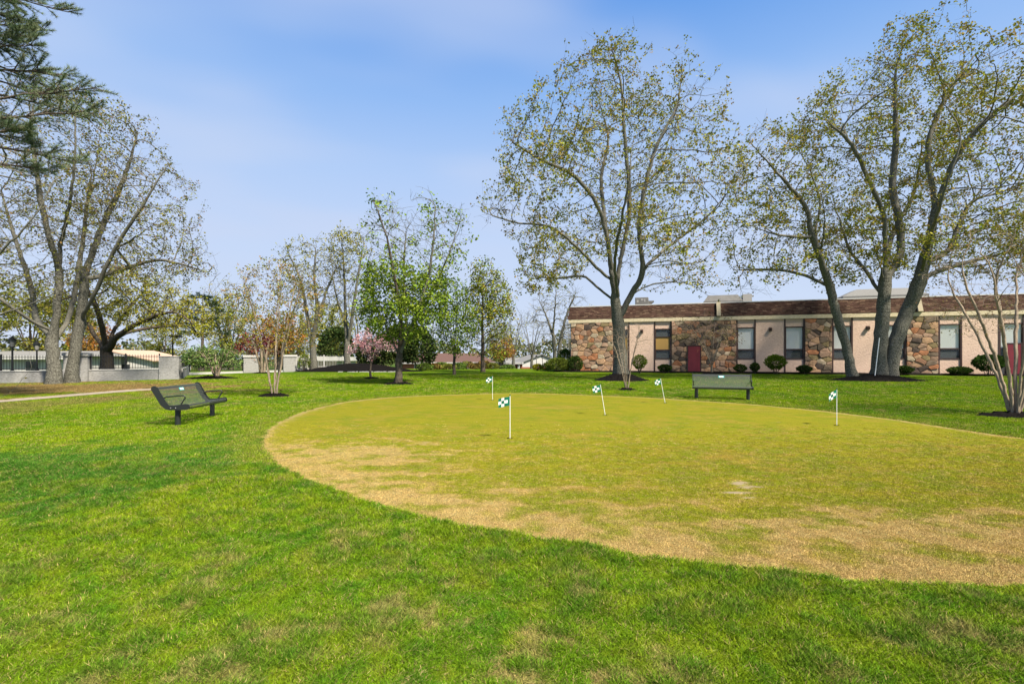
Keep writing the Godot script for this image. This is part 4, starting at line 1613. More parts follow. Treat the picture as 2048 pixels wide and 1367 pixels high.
# ---------------------------------------------------------------- houses far off
func house(called: String, label: String, at: Vector3, turn: float, w: float, dp: float, wall: float, ridge: float, hip: float, mw: Material, mr: Material, windows: Array) -> Node3D:
	var t := thing(called, label, "house", at, turn)
	part("wall", box_mesh(Vector3(-w / 2, -2.0, -dp / 2), Vector3(w / 2, wall, dp / 2)), mw, t)
	var b := mb()
	var ov := 0.5
	var a := [Vector3(-w / 2 - ov, wall, dp / 2 + ov), Vector3(w / 2 + ov, wall, dp / 2 + ov), Vector3(w / 2 + ov, wall, -dp / 2 - ov), Vector3(-w / 2 - ov, wall, -dp / 2 - ov)]
	var r0 := Vector3(-w / 2 - ov + hip, ridge, 0)
	var r1 := Vector3(w / 2 + ov - hip, ridge, 0)
	b.quad(a[0], r0, r1, a[1])
	b.quad(a[2], r1, r0, a[3])
	b.tri(a[3], r0, a[0])
	b.tri(a[1], r1, a[2])
	b.quad(a[0], a[1], a[2], a[3])
	var rf := part("roof", b.mesh(), mr, t)
	part("gutter", box_mesh(Vector3(-w / 2 - ov, wall - 0.32, dp / 2 + ov - 0.02), Vector3(w / 2 + ov, wall + 0.02, dp / 2 + ov + 0.08)), M.house_white, rf)
	for q in windows:
		var wn := part("window", box_mesh(Vector3(q[0], q[1], dp / 2 + 0.002), Vector3(q[0] + q[2], q[1] + q[3], dp / 2 + 0.06)), M.house_white, t)
		part("pane", box_mesh(Vector3(q[0] + 0.1, q[1] + 0.1, dp / 2 + 0.062), Vector3(q[0] + q[2] - 0.1, q[1] + q[3] - 0.1, dp / 2 + 0.075)), M.window, wn)
	return t

# ---------------------------------------------------------------- planting
var OLIVE: Array
var DUSKY: Array
var SPRING: Array
var FRESH: Array

func seeded(sd: int) -> RandomNumberGenerator:
	var r := RandomNumberGenerator.new()
	r.seed = sd
	return r

func tree_at(called: String, label: String, base: Vector3, outline: Array, limbs_px: Array, radius: float, points: int, deep: float, o: Dictionary, category := "tree") -> Node3D:
	var t := thing(called, label, category, base)
	var d := -base.z
	var limbs := []
	for l in limbs_px: limbs.append(limb_from(l, d, base))
	limbs[0][0] = Vector3(limbs[0][0].x, -0.15, limbs[0][0].z)
	var pts := crown_points(outline, d, base, points, deep, seeded(int(o.get("seed", 1)) * 7 + 3))
	grow(t, limbs, pts, radius, o)
	return t

func auto_tree(called: String, label: String, base: Vector3, outline: Array, radius: float, fork: float, stems: int, spread: float, tall: float, points: int, o: Dictionary, from_ground := false, category := "tree") -> Node3D:
	var t := thing(called, label, category, base)
	var r := seeded(int(o.get("seed", 1)) * 13 + 5)
	var limbs := vase_limbs(radius, fork, stems, spread, tall, r, from_ground)
	for l in limbs:
		if l[0].y < 0.01: l[0].y = -0.12
	var pts := crown_points(outline, -base.z, base, points, float(o.get("deep", 0.9)), r)
	grow(t, limbs, pts, radius, o)
	return t

func big_trees() -> void:
	# tree in front of the facade, round mulch mound
	var b := on(1242, 27.5)
	mulch_bed(Vector3(b.x, 0, b.z + 0.15), 1.62, 1.5, 0.34, 0.0, "round mound of black mulch under the big tree before the facade")
	b.y += 0.25
	tree_at("maple_tree", "tall spreading tree with single thick trunk in front of the gold windows", b,
		[[1195, 75], [1262, 88], [1340, 150], [1372, 128], [1400, 190], [1455, 225], [1440, 300], [1495, 345], [1465, 430], [1450, 500], [1440, 592], [1330, 575], [1240, 500], [1130, 575], [1040, 592], [1020, 480], [958, 440], [968, 368], [1010, 330], [998, 240], [1060, 198], [1110, 138], [1170, 120]],
		[[[1242, 752], [1240, 700], [1237, 650], [1232, 604]],
		[[1232, 604], [1224, 540, -0.4], [1212, 466, -0.8], [1193, 406, -1.2], [1147, 350, -1.5], [1082, 319, -1.6], [1026, 285, -1.2]],
		[[1224, 545], [1214, 470, 1.0], [1203, 358, 2.2], [1216, 272, 2.8], [1190, 180, 3.0]],
		[[1233, 600], [1238, 540, 0.6], [1259, 419, 0.8], [1251, 289, 0.6], [1242, 170, 0.4], [1222, 90, 0.2]],
		[[1237, 640], [1262, 590], [1285, 540, -0.5], [1279, 440, -0.8], [1307, 310, -1.2], [1352, 215, -1.0], [1365, 140, -0.8]],
		[[1285, 540, -0.5], [1330, 498, 0.6], [1372, 466, 1.4], [1428, 419, 2.0], [1480, 348, 2.2]],
		[[1262, 590], [1307, 568, 0.8], [1372, 566, 1.6], [1418, 592, 2.2]],
		[[1232, 604], [1190, 570, 0.5], [1165, 552, 0.9], [1120, 556, 1.2], [1065, 557, 1.6], [1034, 585, 1.8]],
		[[1226, 560], [1203, 544, -0.6], [1156, 496, -1.4], [1104, 455, -1.9], [1035, 445, -2.2], [975, 428, -2.0]],
		[[1233, 590], [1240, 520, 2.0], [1255, 440, 4.0], [1250, 340, 5.2]],
		[[1237, 600], [1230, 520, -2.0], [1245, 430, -4.2], [1262, 340, -5.2]]],
		0.32, 3800, 0.85, {"seed": 3, "most": 9000, "step": 0.28, "kill": 0.46, "reach": 6.0, "tip": 0.008, "cols": OLIVE, "leaf": 0.13, "per": 5, "dense": 0.55, "puff": 0.12, "twig": 0.6, "sprouts": 1, "limb": M.limb, "lift": 0.10})
	# leaning tree and double-trunked tree share a mulch bed
	b = on(1762, 27.2)
	mulch_bed(Vector3(b.x - 0.3, 0, b.z + 0.1), 2.75, 1.5, 0.30, 0.0, "wide black mulch bed under the leaning and double trunked trees")
	var l := on(1706, 27.4)
	l.y += 0.12
	tree_at("maple_tree", "tree with one trunk leaning towards the middle, beside the double trunked tree", l,
		[[1478, 290], [1520, 238], [1575, 255], [1640, 290], [1668, 380], [1690, 480], [1690, 570], [1600, 520], [1550, 585], [1465, 592], [1440, 480], [1452, 380]],
		[[[1706, 745], [1692, 690], [1674, 630], [1660, 572]],
		[[1660, 572], [1640, 515, -0.5], [1626, 474, -0.8], [1613, 418, -1.0], [1582, 375, -1.4], [1539, 328, -1.5], [1505, 290, -1.2]],
		[[1650, 545], [1632, 470, 1.2], [1640, 400, 2.0], [1610, 320, 2.4], [1580, 270, 2.2]],
		[[1660, 574], [1604, 548, 0.8], [1548, 539, 1.4], [1470, 540, 1.8]],
		[[1626, 474, -0.8], [1560, 470, -1.6], [1500, 450, -2.0]],
		[[1640, 515], [1650, 440, -2.2], [1640, 370, -3.2]]],
		0.22, 1900, 0.9, {"seed": 4, "most": 6000, "step": 0.28, "kill": 0.46, "reach": 6.0, "tip": 0.008, "cols": OLIVE, "leaf": 0.13, "per": 5, "dense": 0.66, "puff": 0.13, "twig": 0.6, "limb": M.limb, "lift": 0.10})
	b.y += 0.14
	tree_at("maple_tree", "huge double trunked tree with broad olive crown rising over the clubhouse roof", b,
		[[1790, 45], [1850, 48], [1880, 112], [1925, 100], [1990, 58], [2020, 85], [2065, 150], [2110, 260], [2130, 400], [2095, 520], [1960, 575], [1830, 500], [1700, 580], [1655, 550], [1640, 450], [1655, 330], [1598, 232], [1640, 168], [1700, 150], [1742, 90]],
		[[[1757, 745], [1761, 690], [1766, 640], [1769, 590], [1772, 540]],
		[[1772, 540], [1768, 440, -0.6], [1751, 388, -1.0], [1703, 289, -1.6], [1656, 246, -1.8]],
		[[1770, 560], [1803, 496, 0.8], [1787, 375, 1.2], [1792, 272, 1.2], [1792, 150, 1.0], [1815, 60, 0.8]],
		[[1774, 766, 0.05], [1790, 690], [1815, 620], [1838, 565, -0.4], [1869, 418, -0.8], [1856, 300, -1.0], [1890, 200, -1.0], [1950, 110, -0.8]],
		[[1869, 430, -0.8], [1906, 330, -1.6], [1958, 254, -2.2], [2044, 181, -2.6]],
		[[1838, 565], [1872, 544, 0.4], [1958, 518, 1.4], [2050, 498, 2.2]],
		[[1850, 525], [1897, 500, 0.8], [1919, 453, 1.4], [1954, 397, 2.0], [2050, 384, 2.8]],
		[[1769, 600], [1735, 545, 0.9], [1700, 500, 1.6], [1680, 440, 2.0]],
		[[1840, 560], [1862, 470, -2.6], [1890, 380, -4.4], [1920, 290, -5.0]],
		[[1772, 545], [1785, 470, 2.6], [1830, 380, 4.6], [1845, 270, 5.2]],
		[[1768, 560], [1745, 470, -2.6], [1735, 380, -4.2], [1730, 280, -4.6]]],
		0.34, 4600, 0.85, {"seed": 5, "step": 0.28, "kill": 0.46, "reach": 6.0, "tip": 0.008, "cols": OLIVE, "leaf": 0.13, "per": 6, "dense": 0.9, "puff": 0.14, "twig": 0.6, "limb": M.limb, "lift": 0.10, "most": 11000})
	var sp := thing("garden_stake", "thin white stake leaning against the double trunked tree", "stake", on(1750, 26.72) + Vector3(0, 0.15, 0))
	part("shaft", bar(Vector3(0, 0.05, 0), Vector3(0.34, 2.15, -0.12), 0.022, 6), M.white, sp)
	# twin trunks in front of the pool wall
	b = hit(107, 768)
	tree_at("oak_tree", "grey tree with low side limbs, nearer of the two trunks before the wall", b,
		[[-150, 330], [-60, 230], [40, 190], [130, 175], [220, 200], [250, 300], [260, 420], [230, 540], [150, 560], [30, 600], [-100, 620], [-190, 480]],
		[[[107, 768], [106, 725], [103, 685], [110, 640], [115, 600], [118, 540], [120, 480]],
		[[103, 672], [76, 645, 0.8], [66, 605, 1.4], [58, 560, 1.8], [30, 480, 2.2], [0, 380, 2.4]],
		[[103, 662], [60, 640, -0.8], [20, 612, -1.6], [-40, 570, -2.2]],
		[[108, 680], [135, 640, 0.8], [150, 580, 1.4], [165, 480, 1.8], [180, 360, 2.0]],
		[[118, 540], [90, 440, -1.0], [70, 330, -1.4], [60, 240, -1.4]],
		[[120, 490], [140, 400, -1.4], [150, 300, -2.0], [150, 215, -2.2]]],
		0.26, 2600, 0.85, {"seed": 6, "most": 8000, "step": 0.28, "kill": 0.46, "reach": 6.0, "tip": 0.0085, "cols": DUSKY, "leaf": 0.105, "per": 4, "dense": 0.72, "puff": 0.12, "twig": 0.6, "limb": M.limb, "lift": 0.18})
	b = on(143, 25.9)
	tree_at("oak_tree", "grey tree leaning away from its twin before the wall, with high fan of twigs", b,
		[[130, 300], [180, 215], [235, 200], [290, 240], [332, 312], [395, 378], [380, 450], [430, 545], [330, 570], [250, 580], [180, 500], [140, 420]],
		[[[143, 764], [145, 730], [152, 685], [160, 640], [166, 600], [170, 545]],
		[[160, 640], [188, 590, -0.6], [228, 500, -1.2], [288, 405, -1.6], [330, 335, -1.6]],
		[[166, 600], [162, 520, 0.8], [172, 430, 1.4], [192, 320, 1.8], [205, 240, 1.8]],
		[[170, 545], [205, 450, 0.4], [250, 350, 0.6], [275, 265, 0.6]],
		[[175, 560], [240, 540, 0.8], [320, 520, 1.4], [415, 545, 1.8]],
		[[228, 500], [290, 460, -2.2], [370, 390, -2.8]]],
		0.24, 2100, 0.9, {"seed": 8, "most": 7000, "step": 0.28, "kill": 0.46, "reach": 6.0, "tip": 0.0085, "cols": DUSKY, "leaf": 0.105, "per": 4, "dense": 0.72, "puff": 0.12, "twig": 0.6, "limb": M.limb, "lift": 0.16})

func middle_trees() -> void:
	# spreading tree behind the wall
	var b := on(213, 33.0)
	b.y -= 0.1
	tree_at("spreading_tree", "low spreading tree with yellow green leaves behind the railing", b,
		[[60, 620], [120, 565], [210, 535], [300, 545], [380, 580], [415, 640], [400, 690], [330, 660], [260, 655], [215, 640], [150, 650], [80, 680]],
		[[[213, 745], [213, 712], [211, 698]],
		[[211, 700], [190, 672, 0.5], [170, 640, 1.2], [120, 610, 1.8], [75, 620, 2.2]],
		[[211, 700], [205, 660, -0.8], [190, 610, -1.6], [170, 570, -2.0]],
		[[213, 700], [240, 668, -0.6], [290, 640, -1.0], [350, 625, -1.4], [400, 660, -1.6]],
		[[213, 702], [228, 660, 0.8], [262, 610, 1.8], [300, 570, 2.4]],
		[[240, 668], [300, 655, 1.0], [360, 650, 1.8]]],
		0.34, 1600, 0.8, {"seed": 11, "step": 0.28, "kill": 0.46, "reach": 5.0, "tip": 0.011, "cols": SPRING, "leaf": 0.13, "per": 6, "dense": 0.85, "puff": 0.18, "twig": 0.5, "bark": M.dark_bark, "lift": 0.02})
	# young crape myrtle near the bench
	b = hit(548, 792)
	mulch_bed(b, 0.62, 0.5, 0.06, 0.0, "round mulch patch under the slender tree near the left bench")
	auto_tree("crape_myrtle", "slender many-stemmed tree with fine upright twigs between bench and mulch berm", b + Vector3(0, 0.04, 0), ball_outline(556, 520, 735, 92, 0.45), 0.035, 1.2, 6, 1.35, 4.2, 1300,
		{"seed": 12, "step": 0.2, "kill": 0.34, "reach": 3.0, "tip": 0.0055, "cols": [vc(0.23, 0.19, 0.03), vc(0.19, 0.20, 0.03), vc(0.24, 0.15, 0.045)], "leaf": 0.07, "per": 4, "dense": 0.75, "puff": 0.08, "twig": 0.28, "bark": M.pale_bark, "limb": M.limb, "lift": 0.30, "flare": 0.1}, true)
	# leafing maple left of the middle
	b = hit(797, 768)
	mulch_bed(b, 0.85, 0.55, 0.08, 0.0, "small mulch circle round the leafy maple's trunk")
	tree_at("young_maple", "fresh green maple with bare upright branches above its leafy lower crown", b + Vector3(0, 0.05, 0),
		[[745, 390], [800, 420], [860, 395], [930, 410], [945, 480], [905, 560], [890, 640], [840, 690], [760, 690], [715, 640], [728, 560], [722, 470]],
		[[[797, 770], [798, 730], [800, 700]],
		[[799, 715], [775, 660, 0.5], [752, 610, 0.9], [735, 560, 1.1]],
		[[800, 700], [802, 640, -0.4], [790, 560, -0.8], [772, 470, -1.1], [748, 405, -1.2]],
		[[800, 700], [812, 640, 0.4], [808, 540, 0.6], [812, 460, 0.7]],
		[[800, 705], [828, 640, -0.5], [855, 560, -0.7], [868, 470, -0.9], [870, 410, -0.9]],
		[[802, 690], [850, 610, 0.8], [893, 520, 1.2], [925, 425, 1.4]]],
		0.15, 2400, 0.9, {"seed": 13, "step": 0.24, "kill": 0.40, "reach": 5.0, "tip": 0.009, "cols": FRESH, "leaf": 0.135, "per": 9, "dense": 1.3, "puff": 0.20, "twig": 0.45, "bark": M.dark_bark, "limb": M.limb, "lift": 0.22, "leaf_fade": [5.8, 3.9]})
	# slim tree and taller tree towards the houses
	b = on(908, 33.0)
	auto_tree("slim_tree", "small slim tree with thin straight trunk and light green leaves", b, ball_outline(910, 555, 722, 46, 0.6), 0.085, 1.4, 5, 0.9, 4.6, 700,
		{"seed": 14, "step": 0.28, "kill": 0.5, "reach": 4.0, "tip": 0.008, "cols": FRESH, "leaf": 0.15, "per": 7, "dense": 1.0, "puff": 0.22, "twig": 0.4, "lift": 0.15, "bark": M.dark_bark})
	b = on(966, 40.0)
	auto_tree("sweetgum_tree", "straight trunked tree with pointed crown tipped olive at the top", b, [[966, 516], [1000, 540], [1020, 590], [1038, 660], [1030, 710], [980, 722], [935, 712], [925, 660], [938, 590], [945, 545]], 0.15, 6.5, 4, 1.1, 8.2, 1500,
		{"seed": 15, "step": 0.32, "kill": 0.5, "reach": 9.0, "tip": 0.010, "cols": [vc(0.17, 0.22, 0.025), vc(0.21, 0.225, 0.03), vc(0.24, 0.20, 0.03), vc(0.14, 0.19, 0.025)], "leaf": 0.17, "per": 8, "dense": 1.25, "puff": 0.28, "twig": 0.5, "lift": 0.2, "bark": M.dark_bark})
	# tall thin pair on the berm
	var berm := on(716, 42.0)
	mulch_bed(berm, 5.9, 2.3, 0.62, 0.0, "long black mulch berm under the tall bare trees")
	b = on(627, 42.6)
	b.y += 0.15
	tree_at("tall_bare_tree", "tall bare tree forking low into two pale stems on the mulch berm", b,
		[[560, 500], [600, 478], [650, 480], [690, 520], [692, 600], [650, 640], [600, 640], [556, 590]],
		[[[627, 745], [627, 715], [624, 690]],
		[[624, 690], [614, 630, 0.4], [600, 560, 0.8], [575, 500, 1.0]],
		[[624, 690], [634, 620, -0.4], [628, 550, -0.8], [632, 490, -1.0]],
		[[630, 660], [650, 590, 0.8], [676, 525, 1.2]]],
		0.25, 1300, 0.9, {"seed": 16, "step": 0.32, "kill": 0.5, "reach": 6.0, "tip": 0.013, "cols": SPRING, "leaf": 0.15, "per": 4, "dense": 0.42, "puff": 0.16, "twig": 0.6, "limb": M.limb, "lift": 0.25})
	b = on(694, 42.9)
	b.y += 0.15
	tree_at("tall_bare_tree", "tall narrow tree with sparse high twigs, next to the pink dogwood", b,
		[[655, 480], [690, 455], [735, 470], [748, 540], [740, 620], [700, 660], [660, 640], [648, 560]],
		[[[694, 743], [694, 710], [695, 680]],
		[[695, 690], [690, 620, 0.5], [688, 540, 0.8], [682, 470, 0.9]],
		[[695, 690], [706, 620, -0.5], [716, 550, -0.8], [728, 480, -1.0]],
		[[692, 650], [672, 590, -0.8], [662, 520, -1.2]]],
		0.23, 1200, 0.9, {"seed": 17, "step": 0.32, "kill": 0.5, "reach": 6.0, "tip": 0.013, "cols": SPRING, "leaf": 0.15, "per": 5, "dense": 0.6, "puff": 0.18, "twig": 0.6, "limb": M.limb, "lift": 0.25})
	# dogwood
	b = hit(742, 757)
	mulch_bed(b, 0.5, 0.35, 0.05, 0.0, "little mulch patch under the pink dogwood")
	auto_tree("dogwood_tree", "small pink flowering dogwood before the mulch berm", b + Vector3(0, 0.03, 0), [[732, 655], [765, 668], [798, 690], [792, 702], [745, 708], [700, 712], [694, 704], [716, 676]], 0.06, 0.9, 6, 1.2, 2.4, 300,
		{"seed": 18, "step": 0.16, "kill": 0.26, "reach": 2.5, "tip": 0.006, "cols": [Color(0.62, 0.33, 0.36), Color(0.64, 0.43, 0.43), Color(0.58, 0.26, 0.30), Color(0.64, 0.52, 0.50)], "leaf_mat": M.blossom, "leaf": 0.085, "per": 5, "dense": 0.8, "puff": 0.10, "twig": 0.2, "bark": M.dark_bark, "lift": 0.0, "crown_name": "blossom"})
	# bare trees beside the clubhouse corner
	b = on(1112, 62.0)
	tree_at("bare_tree", "bare two-stemmed tree standing beyond the clubhouse's near corner", b,
		[[1062, 600], [1100, 568], [1150, 572], [1180, 600], [1185, 660], [1140, 690], [1080, 690], [1050, 650]],
		[[[1110, 742], [1109, 700], [1106, 660]], [[1116, 740], [1120, 690], [1130, 640], [1145, 600]], [[1106, 670], [1092, 630, 0.8], [1078, 600, 1.2]], [[1106, 665], [1110, 620, -0.8], [1112, 580, -1.0]]],
		0.22, 1300, 0.9, {"seed": 19, "step": 0.36, "kill": 0.55, "reach": 7.0, "tip": 0.016, "cols": OLIVE, "leaf": 0.16, "per": 2, "dense": 0.12, "puff": 0.15, "twig": 0.8, "limb": M.limb, "lift": 0.12})
	# small trees close to the facade
	b = on(1424, 35.2)
	mulch_bed(b, 0.85, 0.55, 0.08, 0.0, "mulch circle under the small tree before the stone panel with the red door")
	auto_tree("small_ornamental_tree", "small tree with thin pale stems and coppery leaves before the stone panel", b + Vector3(0, 0.05, 0), [[1360, 640], [1400, 622], [1450, 625], [1482, 650], [1480, 690], [1440, 700], [1400, 695], [1345, 680], [1336, 655]], 0.07, 0.5, 6, 1.7, 3.7, 420,
		{"seed": 20, "step": 0.2, "kill": 0.36, "reach": 3.0, "tip": 0.007, "cols": [vc(0.32, 0.21, 0.11), vc(0.27, 0.23, 0.07), vc(0.34, 0.25, 0.16)], "leaf": 0.09, "per": 3, "dense": 0.6, "puff": 0.12, "twig": 0.3, "bark": M.pale_bark, "lift": 0.1})
	b = hit(1254, 780)
	mulch_bed(b, 0.42, 0.3, 0.05, 0.0, "tiny mulch patch under the bare pale stems before the big tree")
	auto_tree("crape_myrtle", "bare pale crape myrtle with thin upright stems before the big trunk", b + Vector3(0, 0.03, 0), [[1195, 670], [1225, 650], [1260, 645], [1300, 655], [1312, 690], [1290, 725], [1255, 720], [1215, 722]], 0.023, 0.3, 6, 0.8, 2.3, 420,
		{"seed": 21, "step": 0.13, "kill": 0.22, "reach": 2.0, "tip": 0.0042, "cols": [vc(0.20, 0.12, 0.06)], "leaf": 0.04, "per": 1, "dense": 0.06, "puff": 0.04, "twig": 0.2, "bark": M.pale_bark, "lift": 0.2, "flare": 0.1}, true)
	b = hit(2030, 832)
	mulch_bed(b, 0.95, 0.55, 0.06, 0.0, "mulch patch under the vase-shaped crape myrtle by the frame's edge")
	auto_tree("crape_myrtle", "vase-shaped crape myrtle with many pale stems near the second door", b + Vector3(0, 0.03, 0), [[1870, 560], [1900, 480], [1960, 440], [2040, 430], [2150, 450], [2210, 520], [2200, 620], [2120, 690], [2040, 660], [1960, 690], [1880, 640]], 0.042, 0.3, 9, 1.2, 3.2, 2600,
		{"seed": 22, "step": 0.14, "kill": 0.26, "reach": 2.4, "tip": 0.0040, "cols": [vc(0.18, 0.14, 0.04), vc(0.15, 0.14, 0.03), vc(0.22, 0.12, 0.06)], "leaf": 0.045, "per": 2, "dense": 0.26, "puff": 0.05, "twig": 0.22, "bark": M.pale_bark, "limb": M.pale_bark, "lift": 0.18, "flare": 0.1}, true)
	b = on(524, 38.0)
	mulch_bed(b, 0.8, 0.5, 0.05, 0.0, "mulch patch under the coppery crape myrtle by the far pier")
	auto_tree("crape_myrtle", "small crape myrtle with coppery leaves in front of the far capped pier", b, ball_outline(524, 668, 735, 36, 0.5), 0.09, 0.5, 6, 0.7, 2.6, 240,
		{"seed": 23, "step": 0.2, "kill": 0.36, "reach": 3.0, "tip": 0.008, "cols": [vc(0.20, 0.07, 0.03), vc(0.18, 0.12, 0.03)], "leaf": 0.08, "per": 4, "dense": 0.6, "puff": 0.1, "twig": 0.3, "bark": M.pale_bark, "lift": 0.25}, true)
	# loose vase-shaped bush
	b = hit(432, 757)
	mulch_bed(Vector3(b.x - 0.25, 0, b.z), 1.75, 0.75, 0.12, 0.0, "lens-shaped black mulch bed under the loose green bush")
	auto_tree("loose_bush", "loose vase-shaped green bush in the mulch bed behind the left bench", b + Vector3(0, 0.1, 0), [[372, 712], [395, 695], [440, 688], [475, 695], [485, 720], [470, 738], [400, 738], [375, 728]], 0.05, 0.1, 11, 0.95, 1.5, 420,
		{"seed": 24, "step": 0.13, "kill": 0.24, "reach": 2.2, "tip": 0.005, "cols": [vc(0.08, 0.15, 0.04), vc(0.12, 0.19, 0.04), vc(0.16, 0.21, 0.07)], "leaf": 0.11, "per": 8, "dense": 1.0, "puff": 0.13, "twig": 0.18, "bark": M.pale_bark, "lift": 0.2, "flare": 0.1, "crown_name": "foliage"}, true, "bush")

func left_edge_trees() -> void:
	# white pine whose boughs reach in at the top corner
	var b := on(-80, 14.0)
	var t := thing("white_pine", "dark blue green pine reaching in at the frame's upper corner", "tree", b)
	pine(t, 14.5, 0.24, 6.9, 3.4, {"seed": 36, "needle": 0.14, "sprays": 30, "tufts": 5, "count": 24, "fat": 0.032, "gap": 0.45, "taper": 2.6, "rise": 1.5, "loft": 1.5, "cols": [vc(0.10, 0.15, 0.075), vc(0.13, 0.18, 0.085), vc(0.17, 0.195, 0.115)]})
	# bare pale tree just outside
	b = on(-190, 10.0)
	tree_at("bare_pale_tree", "bare pale-barked tree sending thin branches in from the frame's edge", b,
		[[-200, 330], [-100, 250], [20, 260], [90, 330], [130, 430], [120, 560], [90, 640], [20, 680], [-100, 660], [-220, 540]],
		[[[-190, 860], [-185, 780], [-175, 700]],
		[[-175, 700], [-110, 620], [-40, 540, -0.2], [20, 485, -0.3], [75, 425, -0.3], [105, 360, -0.2]],
		[[-180, 720], [-100, 670, 0.3], [0, 628, 0.5], [60, 608, 0.6], [118, 582, 0.6]],
		[[-175, 700], [-150, 560, 0.3], [-80, 430, 0.5], [0, 330, 0.6]],
		[[-110, 620], [-30, 590, -0.6], [40, 550, -0.9]],
		[[-188, 800], [-100, 812, -0.3], [-20, 802, -0.5], [30, 775, -0.6], [62, 735, -0.6]]],
		0.11, 420, 0.9, {"seed": 32, "step": 0.16, "kill": 0.34, "reach": 3.0, "tip": 0.0042, "cols": [vc(0.14, 0.12, 0.03)], "leaf": 0.04, "per": 2, "dense": 0.08, "puff": 0.05, "twig": 0.3, "bark": M.limb, "limb": M.limb, "lift": 0.06})
	# flat-topped pine beyond the corner pier
	b = on(402, 50.0)
	t = thing("scots_pine", "distant flat-topped dark pine behind the corner of the wall", "tree", b)
	pine(t, 7.6, 0.2, 3.6, 2.1, {"seed": 33, "needle": 0.26, "sprays": 11, "tufts": 3, "count": 12, "fat": 0.06, "gap": 0.75, "taper": 3.0, "rise": 0.6, "cols": [vc(0.02, 0.042, 0.018), vc(0.03, 0.055, 0.022)]})

